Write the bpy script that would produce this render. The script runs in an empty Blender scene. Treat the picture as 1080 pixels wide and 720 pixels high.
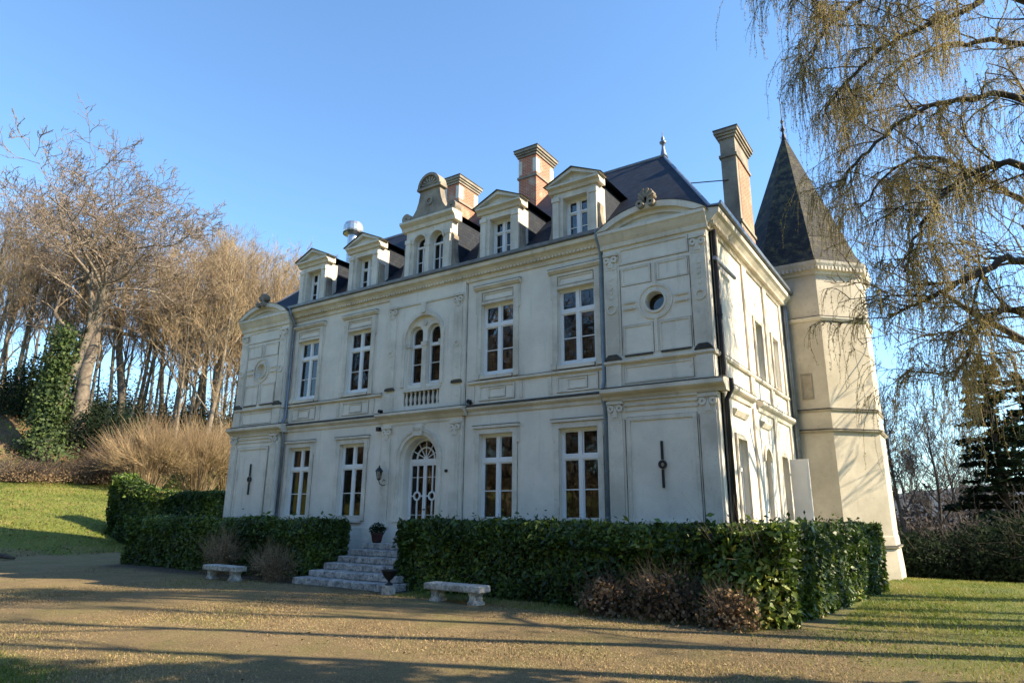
import bpy, bmesh, math, random
import numpy as np
from math import sin, cos, pi, radians, sqrt
from mathutils import Vector, Matrix
random.seed(7); rng = np.random.default_rng(7)
S = bpy.context.scene
COL = S.collection

# ------------------------------------------------------------------ camera
CAMP = Vector((14.75, -16.504, 1.973)); YAW, PIT, ROL = -0.591, 0.257, 0.008
fwd = Vector((sin(YAW)*cos(PIT), cos(YAW)*cos(PIT), sin(PIT)))
rt0 = Vector((cos(YAW), -sin(YAW), 0)); up0 = rt0.cross(fwd)
rtv = rt0*cos(ROL)+up0*sin(ROL); upv = -rt0*sin(ROL)+up0*cos(ROL)
cd = bpy.data.cameras.new('camera'); cam = bpy.data.objects.new('camera', cd); COL.objects.link(cam)
m = Matrix.Identity(4)
for i in range(3): m[i][0] = rtv[i]; m[i][1] = upv[i]; m[i][2] = -fwd[i]; m[i][3] = CAMP[i]
cam.matrix_world = m
cd.sensor_width = 36; cd.lens = 695.1/1080*36; cd.clip_end = 3000; cd.clip_start = 0.1
S.camera = cam
# ------------------------------------------------------------------ light
SUN_AZ, SUN_EL = radians(67), radians(34)     # azimuth from +Y towards +X
w = bpy.data.worlds.new('World'); S.world = w; w.use_nodes = True
nt = w.node_tree; bg = nt.nodes['Background']
sky = nt.nodes.new('ShaderNodeTexSky'); sky.sky_type = 'NISHITA'; sky.sun_disc = False
sky.sun_elevation = SUN_EL; sky.sun_rotation = SUN_AZ; sky.air_density = 1.0; sky.dust_density = 0.2; sky.ozone_density = 1.2
tint = nt.nodes.new('ShaderNodeMix'); tint.data_type = 'RGBA'; tint.blend_type = 'MULTIPLY'; tint.inputs[0].default_value = 1; tint.inputs[7].default_value = (0.76, 0.98, 1.12, 1)
nt.links.new(sky.outputs[0], tint.inputs[6]); nt.links.new(tint.outputs[2], bg.inputs[0]); bg.inputs[1].default_value = 0.128
sd = bpy.data.lights.new('sun', 'SUN'); sd.energy = 5.0; sd.angle = radians(0.55); sd.color = (1.0, 0.83, 0.58)
so = bpy.data.objects.new('sun', sd); COL.objects.link(so)
sdir = Vector((sin(SUN_AZ)*cos(SUN_EL), cos(SUN_AZ)*cos(SUN_EL), sin(SUN_EL)))
so.rotation_euler = sdir.to_track_quat('Z', 'Y').to_euler()
S.view_settings.view_transform = 'Standard'; S.view_settings.look = 'None'
S.view_settings.exposure = 1.3; S.view_settings.gamma = 1; S.view_settings.use_curve_mapping = False
S.render.resolution_x = 1024; S.render.resolution_y = 682
S.cycles.max_bounces = 6; S.cycles.transparent_max_bounces = 12

def ray(px, py, D):
    """a point seen near photo pixel (px,py) at horizontal distance D (used to size trees and limbs)"""
    d = fwd + rtv*((px-540)/695.1) - upv*((py-360)/695.1)
    h = math.hypot(d.x, d.y); return CAMP + d*(D/h)

# ------------------------------------------------------------------ materials
def mat(name): 
    x = bpy.data.materials.new(name); x.use_nodes = True
    return x, x.node_tree.nodes, x.node_tree.links, x.node_tree.nodes['Principled BSDF']
def nd(N, t, **k):
    n = N.new(t)
    for a, b in k.items(): setattr(n, a, b)
    return n
def ramp(N, stops):
    r = N.new('ShaderNodeValToRGB'); e = r.color_ramp.elements
    while len(e) < len(stops): e.new(0.5)
    for el, (p, c) in zip(e, stops): el.position = p; el.color = (*c, 1) if len(c) == 3 else c
    return r
def plain(name, c, rough=0.7, metal=0.0, var=0.0, scale=8, bump=0.0, bscale=40, c2=None):
    x, N, L, B = mat(name); B.inputs['Roughness'].default_value = rough; B.inputs['Metallic'].default_value = metal
    B.inputs['Base Color'].default_value = (*c, 1)
    tc = nd(N, 'ShaderNodeTexCoord')
    if var or c2:
        n = nd(N, 'ShaderNodeTexNoise'); n.inputs['Scale'].default_value = scale; n.inputs['Detail'].default_value = 6
        L.new(tc.outputs['Object'], n.inputs['Vector'])
        lo = c2 if c2 else tuple(v*(1-var) for v in c)
        r = ramp(N, [(0.35, lo), (0.65, c)]); L.new(n.outputs[0], r.inputs[0]); L.new(r.outputs[0], B.inputs['Base Color'])
    if bump:
        n2 = nd(N, 'ShaderNodeTexNoise'); n2.inputs['Scale'].default_value = bscale; n2.inputs['Detail'].default_value = 5
        L.new(tc.outputs['Object'], n2.inputs['Vector'])
        b = nd(N, 'ShaderNodeBump'); b.inputs['Strength'].default_value = bump; b.inputs['Distance'].default_value = 0.02
        L.new(n2.outputs[0], b.inputs['Height']); L.new(b.outputs[0], B.inputs['Normal'])
    return x
def wall_mat(name, c1, c2, grime=(0.17, 0.155, 0.13), amount=0.5, streak=0.6, fs=1.0):
    """old painted render: blotches, vertical rain streaks, small chips"""
    x, N, L, B = mat(name); B.inputs['Roughness'].default_value = 0.85
    g = nd(N, 'ShaderNodeNewGeometry')
    n1 = nd(N, 'ShaderNodeTexNoise'); n1.inputs['Scale'].default_value = 0.9*fs; n1.inputs['Detail'].default_value = 8; n1.inputs['Roughness'].default_value = 0.65
    L.new(g.outputs['Position'], n1.inputs['Vector'])
    r1 = ramp(N, [(0.38, c2), (0.62, c1)]); L.new(n1.outputs[0], r1.inputs[0])
    mp = nd(N, 'ShaderNodeMapping'); mp.inputs['Scale'].default_value = (5.0, 5.0, 0.45); L.new(g.outputs['Position'], mp.inputs[0])
    n2 = nd(N, 'ShaderNodeTexNoise'); n2.inputs['Scale'].default_value = 1.0; n2.inputs['Detail'].default_value = 7; n2.inputs['Roughness'].default_value = 0.7
    L.new(mp.outputs[0], n2.inputs['Vector'])
    r2 = ramp(N, [(0.56, (0, 0, 0)), (0.80, (streak,)*3)]); L.new(n2.outputs[0], r2.inputs[0])
    n3 = nd(N, 'ShaderNodeTexNoise'); n3.inputs['Scale'].default_value = 9*(1+0.15*(fs-1)); n3.inputs['Detail'].default_value = 8; n3.inputs['Roughness'].default_value = 0.75
    L.new(g.outputs['Position'], n3.inputs['Vector'])
    r3 = ramp(N, [(0.60 if fs == 1 else 0.5, (0, 0, 0)), (0.72 if fs == 1 else 0.62, (amount,)*3)]); L.new(n3.outputs[0], r3.inputs[0])
    m1 = nd(N, 'ShaderNodeMix', data_type='RGBA'); L.new(r2.outputs[0], m1.inputs[0]); L.new(r1.outputs[0], m1.inputs[6]); m1.inputs[7].default_value = (*[v*1.9 for v in grime], 1)
    m2 = nd(N, 'ShaderNodeMix', data_type='RGBA'); L.new(r3.outputs[0], m2.inputs[0]); L.new(m1.outputs[2], m2.inputs[6]); m2.inputs[7].default_value = (*grime, 1)
    L.new(m2.outputs[2], B.inputs['Base Color'])
    n4 = nd(N, 'ShaderNodeTexNoise'); n4.inputs['Scale'].default_value = 30; n4.inputs['Detail'].default_value = 6
    L.new(g.outputs['Position'], n4.inputs['Vector'])
    b = nd(N, 'ShaderNodeBump'); b.inputs['Strength'].default_value = 0.35; b.inputs['Distance'].default_value = 0.015
    L.new(n4.outputs[0], b.inputs['Height']); L.new(b.outputs[0], B.inputs['Normal'])
    return x
M = {}
M['wall'] = wall_mat('painted_render', (0.80, 0.74, 0.64), (0.68, 0.63, 0.55), amount=0.5, streak=0.56)
M['trim'] = wall_mat('painted_stone_trim', (0.75, 0.69, 0.59), (0.53, 0.48, 0.40), amount=0.85, streak=0.65)
M['oldstone'] = wall_mat('weathered_stone', (0.44, 0.39, 0.30), (0.22, 0.19, 0.15), amount=0.9, streak=0.9)
M['tower'] = wall_mat('tower_render', (0.60, 0.54, 0.43), (0.46, 0.41, 0.32), amount=0.75, streak=0.45)
M['darkstone'] = wall_mat('dark_weathered_stone', (0.34, 0.29, 0.22), (0.15, 0.125, 0.10), amount=0.9, streak=0.9)  # darkest stone tone, shared by crests, gable, scrolls and chimney
M['grime'] = plain('lead_flashing', (0.07, 0.065, 0.055), 0.8, var=0.5, scale=5)
M['white'] = plain('white_paint', (0.80, 0.80, 0.80), 0.45, var=0.06, scale=3)
M['zinc'] = plain('zinc', (0.22, 0.25, 0.30), 0.45, 0.6, var=0.3, scale=4)
M['bluepipe'] = plain('blue_grey_paint', (0.20, 0.27, 0.33), 0.5, var=0.25, scale=4)
M['darkmetal'] = plain('dark_iron', (0.025, 0.025, 0.028), 0.5, 0.5)
M['steel'] = plain('galvanised_steel', (0.55, 0.57, 0.60), 0.35, 0.8, var=0.2, scale=6)
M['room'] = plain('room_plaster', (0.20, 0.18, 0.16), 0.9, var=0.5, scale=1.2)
M['curtain_red'] = plain('brown_curtain', (0.42, 0.22, 0.12), 0.9, var=0.4, scale=5)
M['curtain_white'] = plain('pale_curtain', (0.6, 0.58, 0.52), 0.9, var=0.2, scale=5)
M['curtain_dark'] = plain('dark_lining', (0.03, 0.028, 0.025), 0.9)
M['joint'] = plain('dark_joint', (0.05, 0.042, 0.03), 0.95, c2=(0.36, 0.32, 0.26), scale=2.5)
M['bench'] = wall_mat('bench_stone', (0.62, 0.58, 0.52), (0.28, 0.26, 0.23), grime=(0.08, 0.075, 0.06), amount=0.8, streak=0.5, fs=5)
M['step'] = wall_mat('step_stone', (0.52, 0.49, 0.46), (0.22, 0.21, 0.20), grime=(0.06, 0.055, 0.05), amount=0.9, streak=0.7, fs=5)
M['terracotta'] = plain('terracotta', (0.07, 0.022, 0.02), 0.7, var=0.4, scale=10)
# brick
x, N, L, B = mat('red_brick'); B.inputs['Roughness'].default_value = 0.9
g = nd(N, 'ShaderNodeNewGeometry'); sp = nd(N, 'ShaderNodeSeparateXYZ'); L.new(g.outputs['Position'], sp.inputs[0])
ad = nd(N, 'ShaderNodeMath', operation='ADD'); L.new(sp.outputs[0], ad.inputs[0]); L.new(sp.outputs[1], ad.inputs[1])
cb = nd(N, 'ShaderNodeCombineXYZ'); L.new(ad.outputs[0], cb.inputs[0]); L.new(sp.outputs[2], cb.inputs[1])
br = nd(N, 'ShaderNodeTexBrick'); br.inputs['Scale'].default_value = 1.0; br.inputs['Brick Width'].default_value = 0.22; br.inputs['Row Height'].default_value = 0.07; br.inputs['Mortar Size'].default_value = 0.009
br.inputs['Color1'].default_value = (0.46, 0.12, 0.05, 1); br.inputs['Color2'].default_value = (0.34, 0.09, 0.04, 1); br.inputs['Mortar'].default_value = (0.42, 0.34, 0.26, 1)
L.new(cb.outputs[0], br.inputs['Vector']); 
n = nd(N, 'ShaderNodeTexNoise'); n.inputs['Scale'].default_value = 2.2; n.inputs['Detail'].default_value = 8; L.new(g.outputs['Position'], n.inputs['Vector'])
r = ramp(N, [(0.52, (0, 0, 0)), (0.72, (0.8, 0.8, 0.8))]); L.new(n.outputs[0], r.inputs[0])
mx = nd(N, 'ShaderNodeMix', data_type='RGBA'); L.new(r.outputs[0], mx.inputs[0]); L.new(br.outputs[0], mx.inputs[6]); mx.inputs[7].default_value = (0.46, 0.38, 0.28, 1)
L.new(mx.outputs[2], B.inputs['Base Color'])
M['brick'] = x
# slate
def slate(name, a, b2, lichen, la):
    x, N, L, B = mat(name); B.inputs['Roughness'].default_value = 0.7; B.inputs['Specular IOR Level'].default_value = 0.22
    g = nd(N, 'ShaderNodeNewGeometry'); sp = nd(N, 'ShaderNodeSeparateXYZ'); L.new(g.outputs['Position'], sp.inputs[0])
    ad = nd(N, 'ShaderNodeMath', operation='ADD'); L.new(sp.outputs[0], ad.inputs[0]); L.new(sp.outputs[1], ad.inputs[1])
    cb = nd(N, 'ShaderNodeCombineXYZ'); L.new(ad.outputs[0], cb.inputs[0]); L.new(sp.outputs[2], cb.inputs[1])
    br = nd(N, 'ShaderNodeTexBrick'); br.inputs['Scale'].default_value = 1; br.inputs['Brick Width'].default_value = 0.2; br.inputs['Row Height'].default_value = 0.12; br.inputs['Mortar Size'].default_value = 0.008
    br.inputs['Color1'].default_value = (*a, 1); br.inputs['Color2'].default_value = (*b2, 1); br.inputs['Mortar'].default_value = (0.012, 0.012, 0.014, 1)
    L.new(cb.outputs[0], br.inputs['Vector'])
    n = nd(N, 'ShaderNodeTexNoise'); n.inputs['Scale'].default_value = 3.5; n.inputs['Detail'].default_value = 9; n.inputs['Roughness'].default_value = 0.7; L.new(g.outputs['Position'], n.inputs['Vector'])
    r = ramp(N, [(0.5, (0, 0, 0)), (0.66, (la, la, la))]); L.new(n.outputs[0], r.inputs[0])
    mx = nd(N, 'ShaderNodeMix', data_type='RGBA'); L.new(r.outputs[0], mx.inputs[0]); L.new(br.outputs[0], mx.inputs[6]); mx.inputs[7].default_value = (*lichen, 1)
    L.new(mx.outputs[2], B.inputs['Base Color'])
    bp = nd(N, 'ShaderNodeBump'); bp.inputs['Strength'].default_value = 0.6; bp.inputs['Distance'].default_value = 0.02; L.new(br.outputs[1], bp.inputs['Height']); bp.invert = True
    L.new(bp.outputs[0], B.inputs['Normal'])
    return x
M['slate'] = slate('roof_slate', (0.006, 0.013, 0.029), (0.015, 0.025, 0.047), (0.05, 0.05, 0.04), 0.35)
M['spire'] = slate('spire_slate', (0.016, 0.018, 0.022), (0.040, 0.040, 0.036), (0.17, 0.14, 0.06), 0.6)
# glass
x, N, L, B = mat('window_glass')
out = N['Material Output']; tr = nd(N, 'ShaderNodeBsdfTransparent'); tr.inputs[0].default_value = (0.62, 0.64, 0.64, 1)
gl = nd(N, 'ShaderNodeBsdfGlossy'); gl.inputs['Roughness'].default_value = 0.04
fr = nd(N, 'ShaderNodeFresnel'); fr.inputs[0].default_value = 1.6
n = nd(N, 'ShaderNodeTexNoise'); n.inputs['Scale'].default_value = 2.0; g = nd(N, 'ShaderNodeNewGeometry'); L.new(g.outputs['Position'], n.inputs['Vector'])
bp = nd(N, 'ShaderNodeBump'); bp.inputs['Strength'].default_value = 0.12; bp.inputs['Distance'].default_value = 0.05; L.new(n.outputs[0], bp.inputs['Height']); L.new(bp.outputs[0], gl.inputs['Normal'])
ms = nd(N, 'ShaderNodeMixShader'); L.new(fr.outputs[0], ms.inputs[0]); L.new(tr.outputs[0], ms.inputs[1]); L.new(gl.outputs[0], ms.inputs[2]); L.new(ms.outputs[0], out.inputs[0])
M['glass'] = x
# tinted foliage: per-leaf random value stored in attribute 'tint'
def leafmat(name, stops, rough=0.5, trans=0.25):
    x, N, L, B = mat(name); at = nd(N, 'ShaderNodeAttribute'); at.attribute_name = 'tint'
    r = ramp(N, stops); L.new(at.outputs['Fac'], r.inputs[0]); L.new(r.outputs[0], B.inputs['Base Color'])
    B.inputs['Roughness'].default_value = rough
    if trans:
        t = nd(N, 'ShaderNodeBsdfTranslucent'); L.new(r.outputs[0], t.inputs[0])
        ms = nd(N, 'ShaderNodeMixShader'); ms.inputs[0].default_value = trans
        L.new(B.outputs[0], ms.inputs[1]); L.new(t.outputs[0], ms.inputs[2]); L.new(ms.outputs[0], N['Material Output'].inputs[0])
    return x
M['laurel'] = leafmat('laurel_leaves', [(0, (0.014, 0.030, 0.008)), (0.5, (0.050, 0.095, 0.014)), (0.82, (0.15, 0.22, 0.028)), (0.95, (0.30, 0.30, 0.06)), (1, (0.24, 0.15, 0.07))], 0.5)
M['darkleaf'] = leafmat('dark_evergreen_leaves', [(0, (0.008, 0.016, 0.009)), (0.7, (0.016, 0.030, 0.014)), (1, (0.035, 0.055, 0.02))], 0.5)
M['bushleaf'] = leafmat('yellow_green_leaves', [(0, (0.05, 0.09, 0.012)), (0.6, (0.17, 0.23, 0.03)), (1, (0.38, 0.36, 0.07))], 0.45)
for n_ in M['darkleaf'].node_tree.nodes:
    if n_.type == 'BSDF_PRINCIPLED': n_.inputs['Roughness'].default_value = 0.85; n_.inputs['Specular IOR Level'].default_value = 0.15
M['ivy'] = leafmat('ivy_leaves', [(0, (0.02, 0.04, 0.010)), (0.6, (0.06, 0.10, 0.020)), (0.9, (0.13, 0.17, 0.04)), (1, (0.22, 0.16, 0.08))], 0.7)
M['drybrown'] = leafmat('dry_flower_heads', [(0, (0.07, 0.045, 0.025)), (0.6, (0.20, 0.125, 0.065)), (1, (0.42, 0.31, 0.17))], 0.8)
M['litter'] = leafmat('fallen_leaves', [(0, (0.09, 0.05, 0.02)), (0.6, (0.20, 0.13, 0.06)), (1, (0.34, 0.24, 0.12))], 0.8)
M['grass'] = leafmat('grass_blades', [(0, (0.06, 0.10, 0.012)), (0.5, (0.15, 0.21, 0.022)), (0.8, (0.28, 0.28, 0.05)), (1, (0.40, 0.30, 0.12))], 0.6, 0.35)
M['buds'] = leafmat('twig_buds', [(0, (0.14, 0.11, 0.03)), (0.5, (0.30, 0.24, 0.06)), (1, (0.48, 0.40, 0.11))], 0.6, 0.45)
M['scrub'] = leafmat('dry_scrub', [(0, (0.10, 0.07, 0.04)), (0.6, (0.24, 0.17, 0.09)), (1, (0.40, 0.30, 0.17))], 0.8, 0.2)
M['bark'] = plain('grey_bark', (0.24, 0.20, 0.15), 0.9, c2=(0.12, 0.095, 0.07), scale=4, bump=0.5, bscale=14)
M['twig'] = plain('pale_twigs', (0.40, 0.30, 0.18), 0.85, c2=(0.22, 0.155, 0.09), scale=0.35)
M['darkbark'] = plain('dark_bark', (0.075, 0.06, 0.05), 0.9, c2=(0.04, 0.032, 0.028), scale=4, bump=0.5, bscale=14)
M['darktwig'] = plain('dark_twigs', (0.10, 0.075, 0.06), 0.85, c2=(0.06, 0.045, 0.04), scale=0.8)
M['strand'] = plain('willow_twigs', (0.32, 0.23, 0.09), 0.7, c2=(0.18, 0.125, 0.05), scale=1.5)
M['broom'] = plain('dry_stems', (0.40, 0.29, 0.16), 0.85, c2=(0.20, 0.135, 0.075), scale=0.8)

# ------------------------------------------------------------------ helpers
def tag(o, label=None, cat=None, group=None, kind=None):
    if label: o['label'] = label
    if cat: o['category'] = cat
    if group: o['group'] = group
    if kind: o['kind'] = kind
    return o
def empty(name, loc=(0, 0, 0), rz=0, **k):
    o = bpy.data.objects.new(name, None); COL.objects.link(o); o.location = loc; o.rotation_euler.z = rz
    o.empty_display_size = 0.3
    return tag(o, **k)
def link(name, me, m_, parent=None):
    o = bpy.data.objects.new(name, me); COL.objects.link(o)
    if m_: me.materials.append(m_)
    if parent: o.parent = parent
    return o
IDT = lambda u, d, z: (u, d, z)
def front(y0=0.0): return lambda u, d, z: (u, y0-d, z)       # facade: d = outwards towards the viewer
def side(x0=10.0): return lambda u, d, z: (x0+d, u, z)       # right flank, u runs back along +Y
class MB:
    def __init__(s, T=IDT): s.bm = bmesh.new(); s.T = T
    def f(s, pts):
        vs = [s.bm.verts.new(s.T(*p)) for p in pts]
        try: s.bm.faces.new(vs)
        except ValueError: pass
    def box(s, a, b, c, d, e, f_):
        v = [s.bm.verts.new(s.T(x, y, z)) for z in (e, f_) for y in (c, d) for x in (a, b)]
        for q in ((0, 1, 3, 2), (4, 6, 7, 5), (0, 4, 5, 1), (2, 3, 7, 6), (0, 2, 6, 4), (1, 5, 7, 3)):
            s.bm.faces.new([v[i] for i in q])
        return s
    def prism(s, poly, d0, d1):                               # polygon in (u,z) extruded along d
        a = [s.bm.verts.new(s.T(u, d0, z)) for u, z in poly]; b = [s.bm.verts.new(s.T(u, d1, z)) for u, z in poly]
        s.bm.faces.new(a); s.bm.faces.new(b[::-1])
        for i in range(len(a)):
            j = (i+1) % len(a); s.bm.faces.new((a[i], b[i], b[j], a[j]))
        return s
    def profile(s, prof, u0, u1):                             # (d,z) profile swept along u
        a = [s.bm.verts.new(s.T(u0, d, z)) for d, z in prof]; b = [s.bm.verts.new(s.T(u1, d, z)) for d, z in prof]
        s.bm.faces.new(a); s.bm.faces.new(b[::-1])
        for i in range(len(a)):
            j = (i+1) % len(a); s.bm.faces.new((a[i], b[i], b[j], a[j]))
        return s
    def band(s, path_in, path_out, d0, d1):                   # open band between two (u,z) paths
        n = len(path_in)
        V = [[s.bm.verts.new(s.T(u, d, z)) for (u, z) in P] for P in (path_in, path_out) for d in (d0, d1)]
        ia, ib, oa, ob = V
        for i in range(n-1):
            for A, B_ in ((ib, ob), (oa, ia), (ia, ib), (ob, oa)):
                s.bm.faces.new((A[i], A[i+1], B_[i+1], B_[i]))
        for i in (0, n-1): s.bm.faces.new((ia[i], ib[i], ob[i], oa[i]))
        return s
    def arc(s, cu, cz, r0, r1, a0, a1, d0, d1, n=20, sz=1.0):
        A = [a0+(a1-a0)*i/n for i in range(n+1)]
        return s.band([(cu+r0*cos(t), cz+r0*sz*sin(t)) for t in A], [(cu+r1*cos(t), cz+r1*sz*sin(t)) for t in A], d0, d1)
    def lathe(s, prof, cx, cy, n=16, cap=True):               # (r,z) about a vertical axis, world space
        rings = [[s.bm.verts.new((cx+r*cos(2*pi*i/n), cy+r*sin(2*pi*i/n), z)) for i in range(n)] for r, z in prof]
        for A, B_ in zip(rings, rings[1:]):
            for i in range(n): j = (i+1) % n; s.bm.faces.new((A[i], A[j], B_[j], B_[i]))
        if cap: s.bm.faces.new(rings[0][::-1]); s.bm.faces.new(rings[-1])
        return s
    def tube(s, pts, r, n=6):
        pts = [Vector(p) for p in pts]; rs = r if isinstance(r, (list, tuple)) else [r]*len(pts); rings = []
        for i, p in enumerate(pts):
            t = (pts[min(i+1, len(pts)-1)]-pts[max(i-1, 0)]).normalized()
            a = t.cross(Vector((0, 0, 1)) if abs(t.z) < 0.9 else Vector((1, 0, 0))).normalized(); b = t.cross(a)
            rings.append([s.bm.verts.new(p+(a*cos(2*pi*k/n)+b*sin(2*pi*k/n))*rs[i]) for k in range(n)])
        for A, B_ in zip(rings, rings[1:]):
            for k in range(n): j = (k+1) % n; s.bm.faces.new((A[k], A[j], B_[j], B_[k]))
        s.bm.faces.new(rings[0][::-1]); s.bm.faces.new(rings[-1])
        return s
    def holed(s, u0, u1, z0, z1, holes, df, db):
        """wall slab with openings; hole = (ua,ub,za,zb,kind) kind '' | 'arch' | 'round'"""
        us = sorted({u0, u1, *[h[0] for h in holes], *[h[1] for h in holes]}); zs = sorted({z0, z1, *[h[2] for h in holes], *[h[3] for h in holes]})
        for a, b in zip(us, us[1:]):
            for c, d in zip(zs, zs[1:]):
                mu, mz = (a+b)/2, (c+d)/2
                if any(h[0] < mu < h[1] and h[2] < mz < h[3] for h in holes): continue
                for dd in (df, db): s.f([(a, dd, c), (b, dd, c), (b, dd, d), (a, dd, d)])
        for ua, ub, za, zb, kind in holes:
            cu = (ua+ub)/2; r_ = (ub-ua)/2
            if kind == 'round': cz = (za+zb)/2; A = [2*pi*i/32 for i in range(33)]
            elif kind == 'arch': cz = zb-r_; A = [pi*i/16 for i in range(17)]
            else: A = None
            if A:
                inn = [(cu+r_*cos(t), cz+r_*sin(t)) for t in A]; outp = []
                for t in A:
                    k = r_/max(abs(cos(t)), abs(sin(t))); outp.append((cu+k*cos(t), cz+k*sin(t)))
                for i in range(len(A)-1):
                    for dd in (df, db):
                        q = [inn[i], inn[i+1], outp[i+1], outp[i]]
                        if (Vector(q[0])-Vector(q[3])).length < 1e-6: q = q[:3]
                        elif (Vector(q[1])-Vector(q[2])).length < 1e-6: q = [q[0], q[1], q[3]]
                        s.f([(p[0], dd, p[1]) for p in q])
                    s.f([(inn[i][0], df, inn[i][1]), (inn[i+1][0], df, inn[i+1][1]), (inn[i+1][0], db, inn[i+1][1]), (inn[i][0], db, inn[i][1])])
                if kind == 'round': continue
                loop = [(ua, cz), (ua, za), (ub, za), (ub, cz)]
            else: loop = [(ua, zb), (ua, za), (ub, za), (ub, zb), (ua, zb)]
            for p, q in zip(loop, loop[1:]): s.f([(p[0], df, p[1]), (q[0], df, q[1]), (q[0], db, q[1]), (p[0], db, p[1])])
        for p, q in (((u0, z0), (u1, z0)), ((u1, z0), (u1, z1)), ((u1, z1), (u0, z1)), ((u0, z1), (u0, z0))):
            s.f([(p[0], df, p[1]), (q[0], df, q[1]), (q[0], db, q[1]), (p[0], db, p[1])])
        return s
    def build(s, name, m_, parent=None, recalc=True, smooth=False, bevel=0):
        if recalc: bmesh.ops.recalc_face_normals(s.bm, faces=s.bm.faces)
        me = bpy.data.meshes.new(name); s.bm.to_mesh(me); s.bm.free()
        if smooth:
            for p in me.polygons: p.use_smooth = True
        o = link(name, me, m_, parent)
        if bevel:
            b = o.modifiers.new('bevel', 'BEVEL'); b.width = bevel; b.segments = 2; b.limit_method = 'ANGLE'
        return o
def np_mesh(name, V, F, tint=None):
    """V (n,3), F (m,k) all faces with k corners"""
    me = bpy.data.meshes.new(name); V = np.asarray(V, np.float32); F = np.asarray(F, np.int32); k = F.shape[1]
    me.vertices.add(len(V)); me.vertices.foreach_set('co', V.ravel())
    me.loops.add(F.size); me.loops.foreach_set('vertex_index', F.ravel())
    me.polygons.add(len(F)); me.polygons.foreach_set('loop_start', np.arange(0, F.size, k, dtype=np.int32))
    if tint is not None:
        a = me.attributes.new('tint', 'FLOAT', 'FACE'); a.data.foreach_set('value', np.asarray(tint, np.float32))
    me.update(calc_edges=True); return me
def unit(a): return a/np.maximum(np.linalg.norm(a, axis=1, keepdims=True), 1e-9)
def leaf_mesh(name, P, Nn, size, asp=0.5, tint=None, fold=0.25, axis=None):
    """one bent diamond leaf (two triangles) per point"""
    n = len(P); size = np.broadcast_to(size, (n,))[:, None]
    r = rng.normal(size=(n, 3)) if axis is None else axis
    t = unit(r - Nn*np.sum(r*Nn, 1, keepdims=True)); b = np.cross(Nn, t)
    V = np.stack([P-t*size*0.5, P+b*size*asp*0.5-Nn*size*fold*0.3, P+t*size*0.5-Nn*size*fold, P-b*size*asp*0.5-Nn*size*fold*0.3], 1).reshape(-1, 3)
    i = np.arange(n)[:, None]*4
    F = np.concatenate([i+np.array([0, 1, 2]), i+np.array([0, 2, 3])], 1).reshape(-1, 3)
    tint = rng.random(n) if tint is None else tint
    return np_mesh(name, V, F, np.repeat(tint, 2))
def tubes_mesh(name, paths, sides=3):
    """paths: list of (points (k,3), radii (k,))"""
    VV, FF, off = [], [], 0
    ang = 2*np.pi*np.arange(sides)/sides
    for P, R in paths:
        P = np.asarray(P, float); k = len(P); T = np.gradient(P, axis=0); T = unit(T)
        ref = np.where(np.abs(T[:, 2:3]) > 0.92, np.array([[1., 0, 0]]), np.array([[0, 0, 1.]]))
        a = unit(np.cross(T, ref)); b = np.cross(T, a); R = np.asarray(R)[:, None, None]
        V = P[:, None, :]+(a[:, None, :]*np.cos(ang)[None, :, None]+b[:, None, :]*np.sin(ang)[None, :, None])*R
        VV.append(V.reshape(-1, 3)); i, j = np.meshgrid(np.arange(k-1), np.arange(sides), indexing='ij'); j2 = (j+1) % sides
        FF.append(np.stack([i*sides+j, i*sides+j2, (i+1)*sides+j2, (i+1)*sides+j], -1).reshape(-1, 4)+off); off += k*sides
    return np_mesh(name, np.concatenate(VV), np.concatenate(FF))

# ------------------------------------------------------------------ terrain
def hill(x, y):
    x = np.asarray(x, float); y = np.asarray(y, float); u = -x
    xs = [-200, 21.5, 23, 24.2, 26, 30, 34, 40, 43, 48, 54, 62, 100, 300]; hs = [0, 0, 0.25, 0.75, 1.3, 2.15, 3.0, 4.1, 6.0, 9.2, 11.4, 12.5, 12.8, 13]
    uu = u - 0.10*np.clip(y, -30, 40)
    hL = np.interp(uu, xs, hs)
    hR = -np.clip(y-10.5, 0, 60)*0.085*np.clip((x+5)/12, 0, 1)
    return hL+hR
def ground_z(x, y): return float(hill(x, y))
def grid_axis(lo, hi, a, b, fine, coarse):
    g = list(np.arange(a, b, fine)); v = a; st = fine
    while v > lo: st = min(st*1.25, coarse); v -= st; g.insert(0, v)
    v = g[-1]; st = fine
    while v < hi: st = min(st*1.25, coarse); v += st; g.append(v)
    return np.array(g)
gx = grid_axis(-600, 700, -48, 24, 0.3, 60); gy = grid_axis(-500, 900, -17, 14, 0.25, 60)
X, Y = np.meshgrid(gx, gy, indexing='ij'); Z = hill(X, Y)
def vnoise(X, Y, f, seed):
    r = np.random.default_rng(seed); a = r.uniform(0, 6.28, 10); k = r.uniform(0.6, 1.6, 10)*f; th = r.uniform(0, 6.28, 10)
    return sum(np.sin(X*k_*np.cos(t_)+Y*k_*np.sin(t_)+a_) for k_, t_, a_ in zip(k, th, a))/10
rough = np.where(hill(X, Y) > 4.4, 0.5, 0.04)
Z = Z+vnoise(X, Y, 1.3, 1)*rough+vnoise(X, Y, 5, 2)*0.012
n0, n1 = X.shape; idx = np.arange(n0*n1).reshape(n0, n1)
F = np.stack([idx[:-1, :-1], idx[1:, :-1], idx[1:, 1:], idx[:-1, 1:]], -1).reshape(-1, 4)
me = np_mesh('ground', np.stack([X, Y, Z], -1).reshape(-1, 3), F)
for p in me.polygons: p.use_smooth = True
x, N, L, B = mat('ground'); B.inputs['Roughness'].default_value = 0.95
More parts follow.
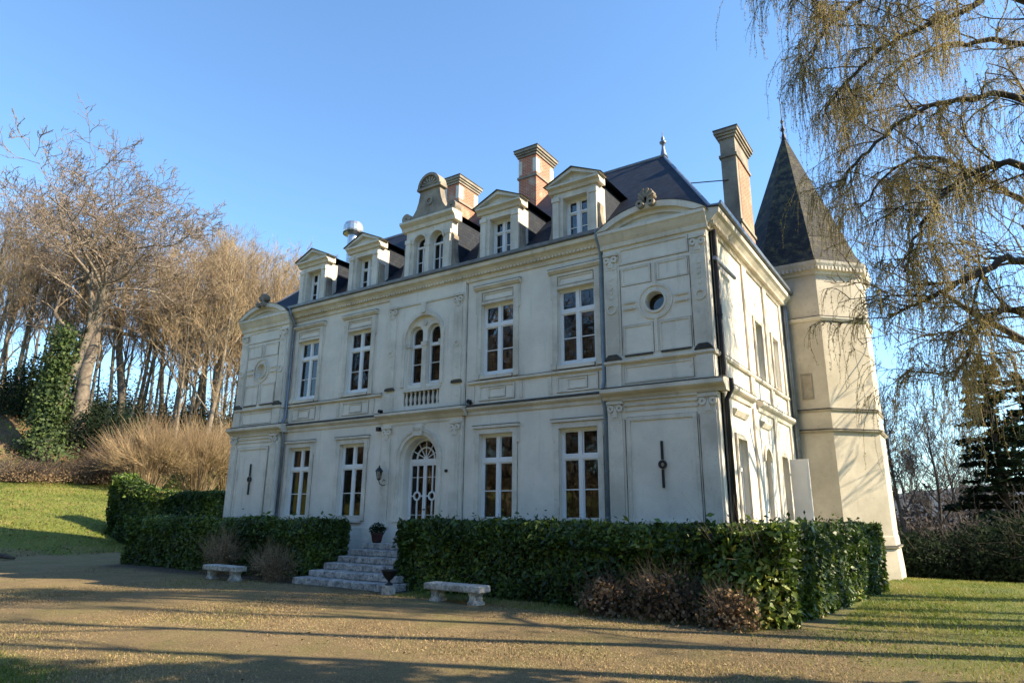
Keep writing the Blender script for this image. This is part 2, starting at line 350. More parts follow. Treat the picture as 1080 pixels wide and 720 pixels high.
g = nd(N, 'ShaderNodeNewGeometry'); sp = nd(N, 'ShaderNodeSeparateXYZ'); L.new(g.outputs['Position'], sp.inputs[0])
def noise(sc, det=6, ro=0.6):
    n = nd(N, 'ShaderNodeTexNoise'); n.inputs['Scale'].default_value = sc; n.inputs['Detail'].default_value = det; n.inputs['Roughness'].default_value = ro
    L.new(g.outputs['Position'], n.inputs['Vector']); return n.outputs[0]
def mth(op, a, b=None, clamp=False):
    n = nd(N, 'ShaderNodeMath', operation=op); n.use_clamp = clamp
    for i, v in enumerate((a, b)):
        if v is None: continue
        if isinstance(v, (int, float)): n.inputs[i].default_value = v
        else: L.new(v, n.inputs[i])
    return n.outputs[0]
PX, PY, PZ = sp.outputs
nl = mth('MULTIPLY', mth('SUBTRACT', noise(0.55, 8), 0.5), 9.0)
nf = mth('MULTIPLY', mth('SUBTRACT', noise(7, 6, 0.7), 0.5), 5.0)
# signed lawn amounts: right lawn, left slope, strip beside the hedge foot, foreground corner
a1 = mth('MULTIPLY', mth('ADD', mth('ADD', mth('SUBTRACT', PX, 11.7), mth('MULTIPLY', mth('ADD', PY, 3.0), 0.55)), mth('ADD', nl, nf)), 0.33)
a2 = mth('MULTIPLY', mth('ADD', mth('ADD', mth('SUBTRACT', -20.5, PX), mth('MULTIPLY', PY, 0.25)), mth('ADD', nl, nf)), 0.5)
a4 = mth('MULTIPLY', mth('ADD', mth('SUBTRACT', mth('SUBTRACT', -11.6, PY), mth('MULTIPLY', mth('MAXIMUM', mth('SUBTRACT', PX, 5.0), 0.0), 0.8)), mth('ADD', mth('MULTIPLY', nl, 0.2), mth('MULTIPLY', nf, 0.5))), 1.2)
lawn = mth('MAXIMUM', mth('MAXIMUM', a1, a2), a4); lawn = mth('MINIMUM', mth('MAXIMUM', lawn, 0.0), 1.0)
moss = mth('MULTIPLY', mth('SUBTRACT', noise(0.6, 8, 0.7), 0.48), 5.0, True)
lawn = mth('MAXIMUM', lawn, mth('MULTIPLY', moss, 0.5))
gr = ramp(N, [(0.30, (0.075, 0.05, 0.025)), (0.5, (0.27, 0.195, 0.09)), (0.70, (0.54, 0.41, 0.21))]); L.new(noise(38, 8, 0.8), gr.inputs[0])
gb = ramp(N, [(0.3, (0.62, 0.60, 0.58)), (0.7, (1.0, 1.0, 1.0))]); L.new(noise(0.9, 8, 0.7), gb.inputs[0])
gm = nd(N, 'ShaderNodeMix', data_type='RGBA', blend_type='MULTIPLY'); gm.inputs[0].default_value = 1; L.new(gr.outputs[0], gm.inputs[6]); L.new(gb.outputs[0], gm.inputs[7])
gg = ramp(N, [(0.25, (0.05, 0.075, 0.012)), (0.5, (0.14, 0.165, 0.025)), (0.72, (0.28, 0.25, 0.06))]); L.new(mth('ADD', mth('MULTIPLY', noise(14, 9, 0.8), 0.6), mth('MULTIPLY', noise(1.6, 8, 0.75), 0.4)), gg.inputs[0])
g2 = nd(N, 'ShaderNodeMix', data_type='RGBA'); L.new(lawn, g2.inputs[0]); L.new(gm.outputs[2], g2.inputs[6]); L.new(gg.outputs[0], g2.inputs[7])
shade_r = ramp(N, [(0.3, (0.03, 0.022, 0.014)), (0.7, (0.11, 0.08, 0.05))]); L.new(noise(26, 8, 0.8), shade_r.inputs[0])  # dark earth colour painted in to deepen the shade along the hedge foot
shade_soil = mth('MULTIPLY', mth('MULTIPLY', mth('ADD', mth('ADD', PY, 3.75), mth('ADD', mth('MULTIPLY', nl, 0.12), mth('MULTIPLY', nf, 0.3))), 1.6, True), mth('MULTIPLY', mth('SUBTRACT', 12.2, PX), 0.8, True), True)
shade_soil = mth('MULTIPLY', shade_soil, mth('MULTIPLY', mth('ADD', PX, 13.5), 0.8, True), True)
g2b = nd(N, 'ShaderNodeMix', data_type='RGBA'); L.new(shade_soil, g2b.inputs[0]); L.new(g2.outputs[2], g2b.inputs[6]); L.new(shade_r.outputs[0], g2b.inputs[7]); g2 = g2b
# wooded bank: leaf litter and dry undergrowth
bk = ramp(N, [(0.3, (0.05, 0.04, 0.02)), (0.5, (0.17, 0.105, 0.06)), (0.62, (0.13, 0.15, 0.03)), (0.8, (0.16, 0.20, 0.04))]); L.new(noise(1.7, 9, 0.75), bk.inputs[0])
bm_ = mth('MULTIPLY', mth('ADD', mth('SUBTRACT', PZ, 4.8), mth('MULTIPLY', nl, 0.25)), 1.2, True)
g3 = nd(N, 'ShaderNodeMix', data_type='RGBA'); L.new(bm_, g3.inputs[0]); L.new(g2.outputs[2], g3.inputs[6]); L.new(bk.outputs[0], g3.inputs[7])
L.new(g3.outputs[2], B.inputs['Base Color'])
bp = nd(N, 'ShaderNodeBump'); bp.inputs['Strength'].default_value = 1.0; bp.inputs['Distance'].default_value = 0.07; L.new(noise(22, 9, 0.85), bp.inputs['Height']); L.new(bp.outputs[0], B.inputs['Normal'])
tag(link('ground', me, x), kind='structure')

# far hills across the valley on the right
hx = np.linspace(-500, 900, 90); prof = 14+10*np.sin(hx*0.006+1)+4*np.sin(hx*0.021)
V = []; 
for i, a in enumerate(hx): V += [(a, 420, -30), (a, 470, prof[i]*0.7), (a, 560, prof[i]), (a, 700, -30)]
F = [(i*4+j, (i+1)*4+j, (i+1)*4+j+1, i*4+j+1) for i in range(len(hx)-1) for j in range(3)]
tag(link('hills', np_mesh('hills', V, F), plain('far_woods', (0.10, 0.12, 0.14), 1, var=0.4, scale=0.05)), kind='structure')

# ------------------------------------------------------------------ the chateau
CH = empty('chateau', (0, 0, 0), label='two-storey cream stone chateau with slate roof, dormers and octagonal side tower', cat='house')
def part(b, name, mk, parent=CH, **k): return b.build(name, M[mk], parent, **k)
FR = front(0); SD = side(10)
WX = (-5.956, -3.125, 3.125, 5.956); HW = 0.62
L0, L1, U0, U1 = 1.77, 4.38, 6.23, 8.58
# --- shell
b = MB(FR)
holes = [(c-HW, c+HW, L0, L1, '') for c in WX]+[(c-HW, c+HW, U0, U1, '') for c in WX]
holes += [(-0.62, 0.78, 1.10, 4.40, 'arch'), (-0.62, -0.02, U0, 8.30, 'arch'), (0.18, 0.78, U0, 8.30, 'arch'), (8.23, 8.77, 7.33, 7.87, 'round')]
b.holed(-10, 10, -0.3, 9.96, holes, 0, -0.42)
part(b, 'front_wall', 'wall')
b = MB(SD)
sh = [(1.15, 2.0, 1.6, 3.95, ''), (4.0, 4.75, 1.85, 3.95, 'arch'), (6.15, 6.95, 0.6, 3.85, ''), (4.1, 4.95, 6.1, 7.9, ''), (6.4, 7.2, 6.1, 7.9, '')]
b.holed(0.0, 9.76, -0.3, 9.96, sh, 0, -0.35)
part(b, 'side_wall', 'wall')
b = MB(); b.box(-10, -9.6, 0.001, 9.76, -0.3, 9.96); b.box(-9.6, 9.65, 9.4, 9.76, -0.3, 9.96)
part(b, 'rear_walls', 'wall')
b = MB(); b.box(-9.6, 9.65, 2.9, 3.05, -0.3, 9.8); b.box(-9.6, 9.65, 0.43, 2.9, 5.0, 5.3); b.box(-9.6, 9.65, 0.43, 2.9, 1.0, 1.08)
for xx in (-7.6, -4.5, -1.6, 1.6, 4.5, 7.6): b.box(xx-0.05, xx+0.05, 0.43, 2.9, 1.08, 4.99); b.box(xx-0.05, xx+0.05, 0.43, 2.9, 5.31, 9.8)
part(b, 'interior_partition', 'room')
# --- pavilions (projecting end bays)
PV = 0.25
JF, JS = MB(FR), MB(SD)
def panel(b, u0, u1, z0, z1, d, w=0.07, t=0.03, joint=True):  # raised rectangular frame, with the dirty open joint round it
    if joint and u1 > u0 and (b.T is FR or b.T is SD):
        J = JF if b.T is FR else JS; e = 0.013
        J.box(u0-e, u1+e, d+0.0005, d+0.006, z0-e, z0-0.001); J.box(u0-e, u1+e, d+0.0005, d+0.006, z1+0.001, z1+e)
        J.box(u0-e, u0-0.001, d+0.0005, d+0.006, z0-0.001, z1+0.001); J.box(u1+0.001, u1+e, d+0.0005, d+0.006, z0-0.001, z1+0.001)
    b.box(u0, u1, d, d+t, z0, z0+w); b.box(u0, u1, d, d+t, z1-w, z1)
    b.box(u0, u0+w, d, d+t, z0+w, z1-w); b.box(u1-w, u1, d, d+t, z0+w, z1-w)
def capital(b, c, z, d, w=0.42):
    b.box(c-w/2, c+w/2, d, d+0.06, z, z+0.06); b.box(c-w/2-0.04, c+w/2+0.04, d, d+0.10, z+0.42, z+0.50)
    b.box(c-w/2+0.03, c+w/2-0.03, d, d+0.04, z+0.06, z+0.42)
    for sx in (-1, 1):
        b.arc(c+sx*w*0.32, z+0.31, 0.03, 0.10, 0, 2*pi, d+0.04, d+0.085, 10)
    b.prism([(c-0.08, z+0.06), (c+0.08, z+0.06), (c+0.05, z+0.22), (c, z+0.36), (c-0.05, z+0.22)], d+0.04, d+0.08)
for sg in (1, -1):
    a0, a1_ = (7.0, 10.0) if sg > 0 else (-10.0, -7.0); cc = (a0+a1_)/2
    b = MB(FR)
    b.holed(a0, a1_+(0.0), -0.3, 9.7, [(cc-0.27, cc+0.27, 7.33, 7.87, 'round')], PV, 0.002)
    pav = part(b, 'pavilion_wall', 'wall')
    b = MB(FR)
    d = PV
    for c in (a0+0.24, a1_-0.24):
        b.box(c-0.19, c+0.19, d, d+0.05, 5.95, 8.85)          # upper pilaster
        b.box(c-0.19, c+0.19, d, d+0.05, 1.75, 4.45); capital(b, c, 4.45, d, 0.40); capital(b, c, 8.72, d, 0.36)
        b.arc(c, 7.55, 0.10, 0.15, 0, 2*pi, d+0.05, d+0.08, 14)
        for k in range(5): b.box(c-0.04+0.0, c+0.04, d+0.05, d+0.065, 7.85+k*0.14, 7.93+k*0.14)
        b.box(c-0.22, c+0.22, d, d+0.07, 1.55, 1.75); b.box(c-0.22, c+0.22, d, d+0.07, 5.34, 5.95)
    panel(b, a0+0.55, a1_-0.55, 1.75, 4.50, d, 0.10, 0.035)
    for ua_, ub_ in ((a0+0.55, cc-0.09), (cc+0.09, a1_-0.55)):
        for za_, zb_ in ((6.20, 7.02), (8.18, 8.70)): panel(b, ua_, ub_, za_, zb_, d, 0.05, 0.022)
    panel(b, a0+0.50, a1_-0.50, 8.82, 9.30, d, 0.05)
    panel(b, a0+0.55, a1_-0.55, 5.42, 5.90, d, 0.05, 0.025)
    b.box(cc-0.04, cc+0.04, d, d+0.03, 6.20, 7.1); b.box(cc-0.04, cc+0.04, d, d+0.03, 8.1, 8.7)
    b.arc(cc, 7.6, 0.27, 0.33, 0, 2*pi, d+0.0, d+0.05, 32); b.arc(cc, 7.6, 0.44, 0.50, 0, 2*pi, d, d+0.035, 32)
    for s2 in (-1, 1):
        for dz in (-0.13, 0.05): b.box(cc+s2*0.74-0.18, cc+s2*0.74+0.18, d+0.03, d+0.055, 7.6+dz, 7.6+dz+0.06)
    for k in range(3): b.box(a0+0.5, a1_-0.5, d, d+0.03+0.02*k, 4.66+k*0.14, 4.71+k*0.14)
    part(b, 'pilaster_panelling', 'trim', pav)
    # string and sill ledges with dark lead tops
    b = MB(FR)
    b.profile([(d-0.24, 5.0), (d+0.05, 5.0), (d+0.10, 5.08), (d+0.20, 5.14), (d+0.24, 5.18), (d+0.24, 5.28), (d+0.02, 5.33), (d-0.24, 5.33)], a0-0.12, a1_+0.24)
    b.profile([(d-0.2, 5.96), (d+0.06, 5.96), (d+0.10, 6.0), (d+0.10, 6.06), (d-0.2, 6.09)], a0-0.03, a1_+0.05)
    part(b, 'string_course', 'trim', pav)
    b = MB(FR); b.profile([(d-0.2, 5.333), (d+0.03, 5.333), (d+0.245, 5.285), (d+0.25, 5.30), (d+0.04, 5.36), (d-0.2, 5.36)], a0-0.12, a1_+0.24)
    for c in (a0+0.24, a1_-0.24): b.prism([(c-0.25, 6.09), (c+0.25, 6.09), (c+0.20, 6.17), (c+0.12, 6.24), (c-0.12, 6.24), (c-0.20, 6.17)], d-0.0, d+0.10)
    for c in (cc-0.52, cc+0.52): b.box(c-0.40, c+0.40, d, d+0.045, 6.15, 6.20)
    b.box(a0+0.55, a1_-0.55, d, d+0.05, 1.66, 1.74)
    part(b, 'ledge_flashing', 'grime', pav)
    # cornice and curved pediment
    b = MB(FR)
    b.profile([(d-0.2, 9.38), (d+0.06, 9.38), (d+0.08, 9.50), (d+0.14, 9.58), (d+0.22, 9.72), (d+0.26, 9.76), (d+0.26, 9.85), (d-0.2, 9.87)], a0-0.06, a1_+0.06)
    part(b, 'cornice', 'trim', pav)
    hw = 1.60; rise = 0.54; R_ = (hw*hw+rise*rise)/(2*rise); zc = 9.86+rise-R_
    th = math.asin(hw/R_)
    b = MB(FR); A = [pi/2+th-2*th*i/28 for i in range(29)]
    b.band([(cc+(R_-0.17)*cos(t), max(zc+(R_-0.17)*sin(t), 9.872)) for t in A], [(cc+R_*cos(t), zc+R_*sin(t)) for t in A], -0.10, d+0.28)
    b.band([(cc+(R_-0.30)*cos(t), max(zc+(R_-0.30)*sin(t), 9.872)) for t in A], [(cc+(R_-0.171)*cos(t), max(zc+(R_-0.171)*sin(t), 9.874)) for t in A], 0.0, d+0.16)
    arch = part(b, 'pediment', 'trim', pav)
    b = MB(FR); b.prism([(cc+(R_-0.25)*cos(t), max(zc+(R_-0.25)*sin(t), 9.873)) for t in A], 0.02, d+0.08); part(b, 'tympanum', 'trim', pav)
    b = MB(FR); b.band([(cc+(R_+0.003)*cos(t), zc+(R_+0.003)*sin(t)) for t in A], [(cc+(R_+0.02)*cos(t), zc+(R_+0.02)*sin(t)) for t in A], -0.11, d+0.29); part(b, 'pediment_flashing', 'grime', pav)
    # shell crest with two volutes
    b = MB(FR); zt = 9.86+rise
    for k in range(9):
        t = pi*(0.06+0.88*k/8); b.prism([(cc-0.03, zt+0.05), (cc+0.03, zt+0.05), (cc+0.22*cos(t-0.17), zt+0.14+0.27*sin(t-0.17)), (cc+0.25*cos(t), zt+0.14+0.29*sin(t)), (cc+0.22*cos(t+0.17), zt+0.14+0.27*sin(t+0.17))], d+0.10-0.006*k, d+0.32+(k % 2)*0.04)
    for s2 in (-1, 1): b.arc(cc+s2*0.16, zt-0.06, 0.04, 0.11, 0, 2*pi, d+0.10, d+0.44, 14)
    part(b, 'shell_crest', 'darkstone', pav)
    if sg > 0:
        b = MB(FR); b.prism([(cc+0.268*cos(2*pi*i/32), 7.6+0.268*sin(2*pi*i/32)) for i in range(32)], -0.02, -0.012); part(b, 'round_window_pane', 'glass', pav); b = MB(FR); b.prism([(cc+0.266*cos(2*pi*i/32), 7.6+0.266*sin(2*pi*i/32)) for i in range(32)], -0.12, -0.06); part(b, 'window_lining', 'curtain_dark', pav)
    else:
        b = MB(FR); b.arc(cc, 7.6, 0.001, 0.272, 0, 2*pi, 0.06, 0.12, 24); part(b, 'blind_roundel', 'wall', pav)
    # wrought iron wall anchor
    b = MB(FR); b.box(cc-0.03, cc+0.03, d+0.02, d+0.06, 2.66, 3.12); b.box(cc-0.03, cc+0.03, d+0.02, d+0.06, 3.36, 3.83)
    b.arc(cc, 3.24, 0.05, 0.11, 0, 2*pi, d+0.02, d+0.07, 16)
    part(b, 'wall_anchor', 'darkmetal', pav)
# --- central bay
b = MB(FR); CB = 0.08
bayholes = [(-0.72, 0.88, 1.10, 4.50, 'arch')]
b.holed(-1.62, 1.86, -0.3, 5.0, bayholes, CB, 0.002)
b.holed(-1.62, 1.86, 5.33, 9.5, [(-0.72, 0.88, 6.10, 8.62, 'arch'), (-0.70, 0.86, 5.50, 5.97, '')], CB, 0.002)
bay = part(b, 'central_bay', 'wall')
b = MB(FR); d = CB
for c in (-1.36, 1.60):
    b.box(c-0.17, c+0.17, d, d+0.06, 1.72, 4.35); b.box(c-0.21, c+0.21, d, d+0.10, 1.55, 1.72); capital(b, c, 4.35, d, 0.36)
    b.box(c-0.17, c+0.17, d, d+0.06, 6.2, 8.62); capital(b, c, 8.62, d, 0.34); b.arc(c, 7.4, 0.07, 0.11, 0, 2*pi, d+0.06, d+0.085, 12)
    b.box(c-0.20, c+0.20, d, d+0.08, 5.34, 5.95)
# arch mouldings
for r0, r1, dd in ((0.80, 0.92, 0.05), (0.92, 1.0, 0.08)):
    b.arc(0.08, 3.70, r0, r1, 0, pi, d, d+dd, 24); 
    for s2 in (-1, 1): u = sorted((0.08+s2*r0, 0.08+s2*r1)); b.box(u[0], u[1], d, d+dd, 1.72, 3.70)
b.arc(0.08, 7.82, 0.80, 0.95, 0, pi, d, d+0.06, 24)
for s2 in (-1, 1): u = sorted((0.08+s2*0.8, 0.08+s2*0.93)); b.box(u[0], u[1], d, d+0.05, 6.15, 7.82)
b.prism([(-0.10, 4.46), (0.26, 4.46), (0.32, 4.85), (-0.16, 4.85)], d, d+0.14)             # keystone
for k in range(3): b.arc(-0.02+k*0.10, 4.70, 0.02, 0.06, 0, 2*pi, d+0.14, d+0.17, 8)
b.prism([(0.0, 8.70), (0.16, 8.70), (0.20, 9.05), (-0.04, 9.05)], d, d+0.10)
b.box(-1.15, 1.35, d, d+0.04, 9.06, 9.12); b.box(-1.15, 1.35, d, d+0.03, 4.88, 4.93)
part(b, 'bay_mouldings', 'trim', bay)
b = MB(FR); b.profile([(d-0.07, 5.0), (d+0.05, 5.0), (d+0.12, 5.10), (d+0.22, 5.16), (d+0.28, 5.20), (d+0.28, 5.28), (d-0.07, 5.329)], -1.78, 2.02)
part(b, 'string_course', 'trim', bay)
b = MB(FR); b.profile([(d-0.05, 5.334), (d+0.283, 5.284), (d+0.29, 5.30), (d-0.05, 5.36)], -1.78, 2.02)
for c in (-1.36, 1.60): b.prism([(c-0.22, 6.09), (c+0.22, 6.09), (c+0.18, 6.17), (c-0.18, 6.17)], d, d+0.09)
part(b, 'ledge_flashing', 'grime', bay)
# balustrade
b = MB(FR); b.box(-0.74, 0.90, -0.10, d+0.04, 5.97, 6.09)
bal = part(b, 'balustrade', 'trim', bay)
for k in range(8):
    u = -0.60+k*0.194
    bb = MB(); bb.lathe([(0.055, 5.50), (0.055, 5.54), (0.03, 5.56), (0.055, 5.66), (0.06, 5.72), (0.03, 5.86), (0.03, 5.92), (0.05, 5.93), (0.05, 5.97)], u, -0.03, 10)
    part(bb, 'baluster', 'trim', bal, smooth=True)
b = MB(FR); b.box(-0.70, 0.86, -0.003, 0.004, 5.50, 5.97); part(b, 'balustrade_shade', 'grime', bal)  # dark sheet painted in for the shade of the recess behind the balusters
b = MB(FR)
for u in (-1.665, 1.905): b.box(u-0.011, u+0.011, 0.0015, 0.012, 5.37, 9.44); b.box(u-0.011, u+0.011, 0.0015, 0.012, 1.5, 4.99)
for u in (7.50, 9.50, -7.50, -9.50): b.box(u-0.009, u+0.009, PV+0.001, PV+0.010, 6.2, 8.7); b.box(u-0.009, u+0.009, PV+0.001, PV+0.010, 1.75, 4.45)
part(b, 'wall_joints', 'joint')
# --- main wall ledges
segs = [(-6.88, -1.80), (2.04, 6.88)]
for a, c in segs:
    b = MB(FR); b.profile([(0.002, 5.0), (0.04, 5.0), (0.05, 5.10), (0.12, 5.15), (0.15, 5.19), (0.15, 5.26), (0.002, 5.30)], a, c)
    b.profile([(0.002, 5.96), (0.06, 5.96), (0.09, 5.99), (0.09, 6.05), (0.002, 6.07)], a+0.0, c)
    b.box(a, c, 0.002, 0.05, -0.3, 1.5)
    st = part(b, 'string_course', 'trim')
    b = MB(FR); b.profile([(0.003, 5.304), (0.153, 5.262), (0.153, 5.235), (0.165, 5.235), (0.165, 5.28), (0.003, 5.34)], a, c); b.profile([(0.003, 6.073), (0.093, 6.053), (0.097, 6.065), (0.003, 6.09)], a, c); part(b, 'ledge_flashing', 'grime', st)
for u, z_, r_v in ((2.12, 5.42, 0.075), (-1.78, 5.42, 0.06)):
    b = MB(FR); b.arc(u, z_, 0.03, r_v, 0, 2*pi, 0.003, 0.15, 12); part(b, 'vent_outlet', 'darkmetal')
b = MB(FR); b.box(-1.80, -1.66, 0.09, 0.22, 4.72, 4.86); part(b, 'junction_box', 'darkmetal')
b = MB(FR); b.arc(1.28, 3.3, 0.02, 0.05, 0, 2*pi, CB+0.002, CB+0.05, 10); part(b, 'bell_push', 'darkmetal')
# --- eaves cornice
b = MB(FR); b.profile([(0.002, 9.45), (0.05, 9.45), (0.07, 9.58), (0.14, 9.62), (0.24, 9.74), (0.34, 9.80), (0.36, 9.92), (0.002, 9.96)], -6.98, 6.98)
for k in range(110):
    u = -6.9+k*(13.8/109); b.box(u-0.03, u+0.03, 0.08, 0.18, 9.60, 9.68)
cor = part(b, 'cornice', 'trim')
b = MB(FR); b.profile([(0.10, 9.963), (0.36, 9.93), (0.44, 9.95), (0.46, 10.04), (0.42, 10.04), (0.38, 9.98), (0.10, 10.0)], -6.98, 6.98); part(b, 'gutter', 'zinc', cor)
b = MB(SD)
b.profile([(0.002, 9.40), (0.05, 9.40), (0.07, 9.52), (0.16, 9.58), (0.28, 9.72), (0.36, 9.78), (0.38, 9.90), (0.002, 9.96)], -0.24, 9.2)
for k in range(75): u = -0.15+k*0.124; b.box(u-0.03, u+0.03, 0.09, 0.2, 9.5, 9.6)
cor2 = part(b, 'cornice', 'trim')
b = MB(SD); b.profile([(0.10, 9.963), (0.38, 9.93), (0.46, 9.95), (0.48, 10.04), (0.44, 10.04), (0.40, 9.98), (0.10, 10.0)], -0.3, 9.3); part(b, 'gutter', 'zinc', cor2)
# side wall trim
b = MB(SD)
b.profile([(0.002, 5.0), (0.05, 5.0), (0.08, 5.1), (0.16, 5.15), (0.20, 5.19), (0.20, 5.27), (0.002, 5.32)], -0.24, 2.9)
b.profile([(0.002, 5.0), (0.05, 5.0), (0.08, 5.1), (0.16, 5.15), (0.20, 5.19), (0.20, 5.27), (0.002, 5.32)], 3.6, 9.0)
b.profile([(0.002, 5.94), (0.06, 5.94), (0.09, 5.98), (0.09, 6.04), (0.002, 6.06)], 0.0, 9.0)
b.profile([(0.002, 4.55), (0.04, 4.55), (0.12, 4.68), (0.12, 4.72), (0.002, 4.75)], 1.0, 2.2)
b.profile([(0.002, 4.55), (0.04, 4.55), (0.12, 4.68), (0.12, 4.72), (0.002, 4.75)], 3.85, 4.95)
for u in (0.15, 3.0, 5.5, 7.9):
    b.box(u, u+0.45, 0.002, 0.06, 0.0, 4.99); b.box(u, u+0.45, 0.002, 0.06, 6.07, 9.39); b.box(u, u+0.45, 0.002, 0.06, 5.33, 5.93)
for ua, ub, za, zb, k_ in sh: 
    if k_ == '': panel(b, ua-0.14, ub+0.14, za-0.14, zb+0.14, 0.003, 0.13, 0.05)
b.arc(4.375, 3.575, 0.376, 0.5, 0, pi, 0.003, 0.06, 16)
part(b, 'side_mouldings', 'trim')
b = MB(SD)
for a, c in ((-0.24, 2.9), (3.6, 9.0)): b.profile([(0.003, 5.325), (0.203, 5.273), (0.21, 5.29), (0.003, 5.35)], a, c)
b.profile([(0.003, 6.063), (0.093, 6.043), (0.10, 6.055), (0.003, 6.08)], 0, 9.0)
part(b, 'ledge_flashing', 'grime')
# --- windows
def arch_pts(c, w_, z0, z1):
    return [(c-w_, z0)]+[(c-w_*cos(t), z1-w_+w_*sin(t)) for t in [pi*i/14 for i in range(15)]]+[(c+w_, z0)]
def french_window(T, c, hw, z0, z1, parent, split=0.68, curtain=None, dd=-0.20, tr=0.06):
    b = MB(T); t = 0.055
    d0, d1 = dd, dd+0.07
    b.box(c-hw+0.001, c-hw+t+0.02, d0, d1, z0, z1); b.box(c+hw-t-0.02, c+hw-0.001, d0, d1, z0, z1)
    b.box(c-hw+t+0.02, c+hw-t-0.02, d0, d1, z0, z0+0.11); b.box(c-hw+t+0.02, c+hw-t-0.02, d0, d1, z1-0.07, z1)
    zt = z0+(z1-z0)*split
    b.box(c-hw+t+0.02, c+hw-t-0.02, d0+0.004, d1+0.02, zt-tr, zt+tr)
    b.box(c-0.055, c+0.055, d0+0.004, d1+0.014, z0+0.11, zt-tr); b.box(c-0.045, c+0.045, d0+0.004, d1+0.01, zt+tr, z1-0.07)
    for s2 in (-1, 1):
        xa, xb = sorted((c+s2*0.055, c+s2*(hw-t-0.02)))
        for za, zb in ((z0+0.11, zt-tr), (zt+tr, z1-0.07)):
            b.box(xa, xa+0.035, d0+0.01, d1-0.012, za, zb); b.box(xb-0.035, xb, d0+0.01, d1-0.012, za, zb)
            b.box(xa+0.035, xb-0.035, d0+0.01, d1-0.012, za, za+0.035); b.box(xa+0.035, xb-0.035, d0+0.01, d1-0.012, zb-0.035, zb)
        zm = z0+(zt-z0)*0.5; b.box(xa+0.035, xb-0.035, d0+0.015, d1-0.02, zm-0.014, zm+0.014)
    wdw = part(b, 'window', 'white', parent)
    b = MB(T); b.box(c-hw+0.06, c+hw-0.06, d0+0.022, d0+0.027, z0+0.05, z1-0.03); part(b, 'window_pane', 'glass', wdw)
    if curtain:
        for mk, ua, ub, za, zb in curtain:
            b = MB(T); n = 20
            P = [(c+ua*hw+(ub-ua)*hw*i/n, dd-0.16+0.03*sin(i*1.9+c)) for i in range(n+1)]
            for (p0, q0), (p1, q1) in zip(P, P[1:]):
                b.f([(p0, q0, z0+(z1-z0)*za), (p1, q1, z0+(z1-z0)*za), (p1, q1, z0+(z1-z0)*zb), (p0, q0, z0+(z1-z0)*zb)])
            part(b, 'curtain', mk, wdw, recalc=False)
    return wdw
CR, CW = 'curtain_red', 'curtain_white'
low_c = [[(CW, -0.9, -0.45, 0, 1), (CW, 0.5, 0.9, 0, 0.95)], [(CR, -0.9, -0.15, 0, 0.7), (CW, 0.6, 0.9, 0, 1)], [(CR, -0.9, 0.9, 0.03, 0.36), (CR, -0.9, -0.6, 0.3, 1)], [(CR, -0.9, 0.9, 0.02, 0.40), (CR, 0.6, 0.92, 0.3, 1)]]
up_c = [[(CR, -0.9, -0.4, 0, 1), (CR, 0.3, 0.9, 0.1, 1)], [(CR, -0.9, 0.2, 0, 0.5), (CW, -0.9, -0.6, 0, 1)], [(CR, -0.9, 0.9, 0, 0.32), (CW, -0.92, -0.7, 0, 1)], [(CR, -0.9, 0.9, 0, 0.36)]]
for i, c in enumerate(WX):
    french_window(FR, c, HW, L0, L1, CH, 0.69, low_c[i]); french_window(FR, c, HW, U0, U1, CH, 0.70, up_c[i])
    b = MB(FR)                                                # surrounds
    panel(b, c-HW-0.16, c+HW+0.16, L0-0.02, L1+0.16, 0.002, 0.158, 0.05); b.box(c-HW-0.24, c+HW+0.24, 0.002, 0.10, L1+0.17, L1+0.25)
    b.box(c-HW-0.22, c-HW-0.165, 0.002, 0.04, L1-0.30, L1+0.16); b.box(c+HW+0.165, c+HW+0.22, 0.002, 0.04, L1-0.30, L1+0.16)
    b.box(c-HW-0.04, c+HW+0.04, 0.053, 0.11, L0-0.09, L0-0.022)
    for s2 in (-1, 1):
        u = sorted((c+s2*(HW+0.002), c+s2*(HW+0.18))); b.box(u[0], u[1], 0.002, 0.055, 6.08, 9.06)
        b.box(c+s2*(HW+0.13)-0.09, c+s2*(HW+0.13)+0.09, 0.056, 0.10, 6.10, 6.28)
        u = sorted((c+s2*(HW+0.182), c+s2*(HW+0.235))); b.box(u[0], u[1], 0.002, 0.04, 8.3, 9.06)
    b.box(c-HW, c+HW, 0.002, 0.05, U1+0.002, U1+0.09); b.box(c-HW, c+HW, 0.002, 0.05, 8.98, 9.06)
    panel(b, c-HW+0.04, c+HW-0.04, U1+0.12, 8.95, 0.002, 0.04, 0.03)
    b.profile([(0.002, 9.07), (0.08, 9.07), (0.16, 9.15), (0.16, 9.20), (0.002, 9.23)], c-HW-0.28, c+HW+0.28)
    b.box(c-HW+0.02, c+HW-0.02, 0.002, 0.12, 6.092, 6.20)
    panel(b, c-HW-0.05, c+HW+0.05, 5.42, 5.90, 0.002, 0.05, 0.03)
    panel(b, c-0.32, c+0.32, 5.50, 5.82, 0.002, 0.04, 0.03)
    for s2 in (-1, 1): b.box(c+s2*0.9-0.05, c+s2*0.9+0.05, 0.002, 0.04, 5.40, 5.92)
    part(b, 'window_surround', 'trim')
    b = MB(FR); b.profile([(0.003, 9.233), (0.162, 9.203), (0.168, 9.215), (0.003, 9.25)], c-HW-0.29, c+HW+0.29); b.box(c-HW-0.25, c+HW+0.25, 0.003, 0.108, L1+0.252, L1+0.268); part(b, 'ledge_flashing', 'grime')
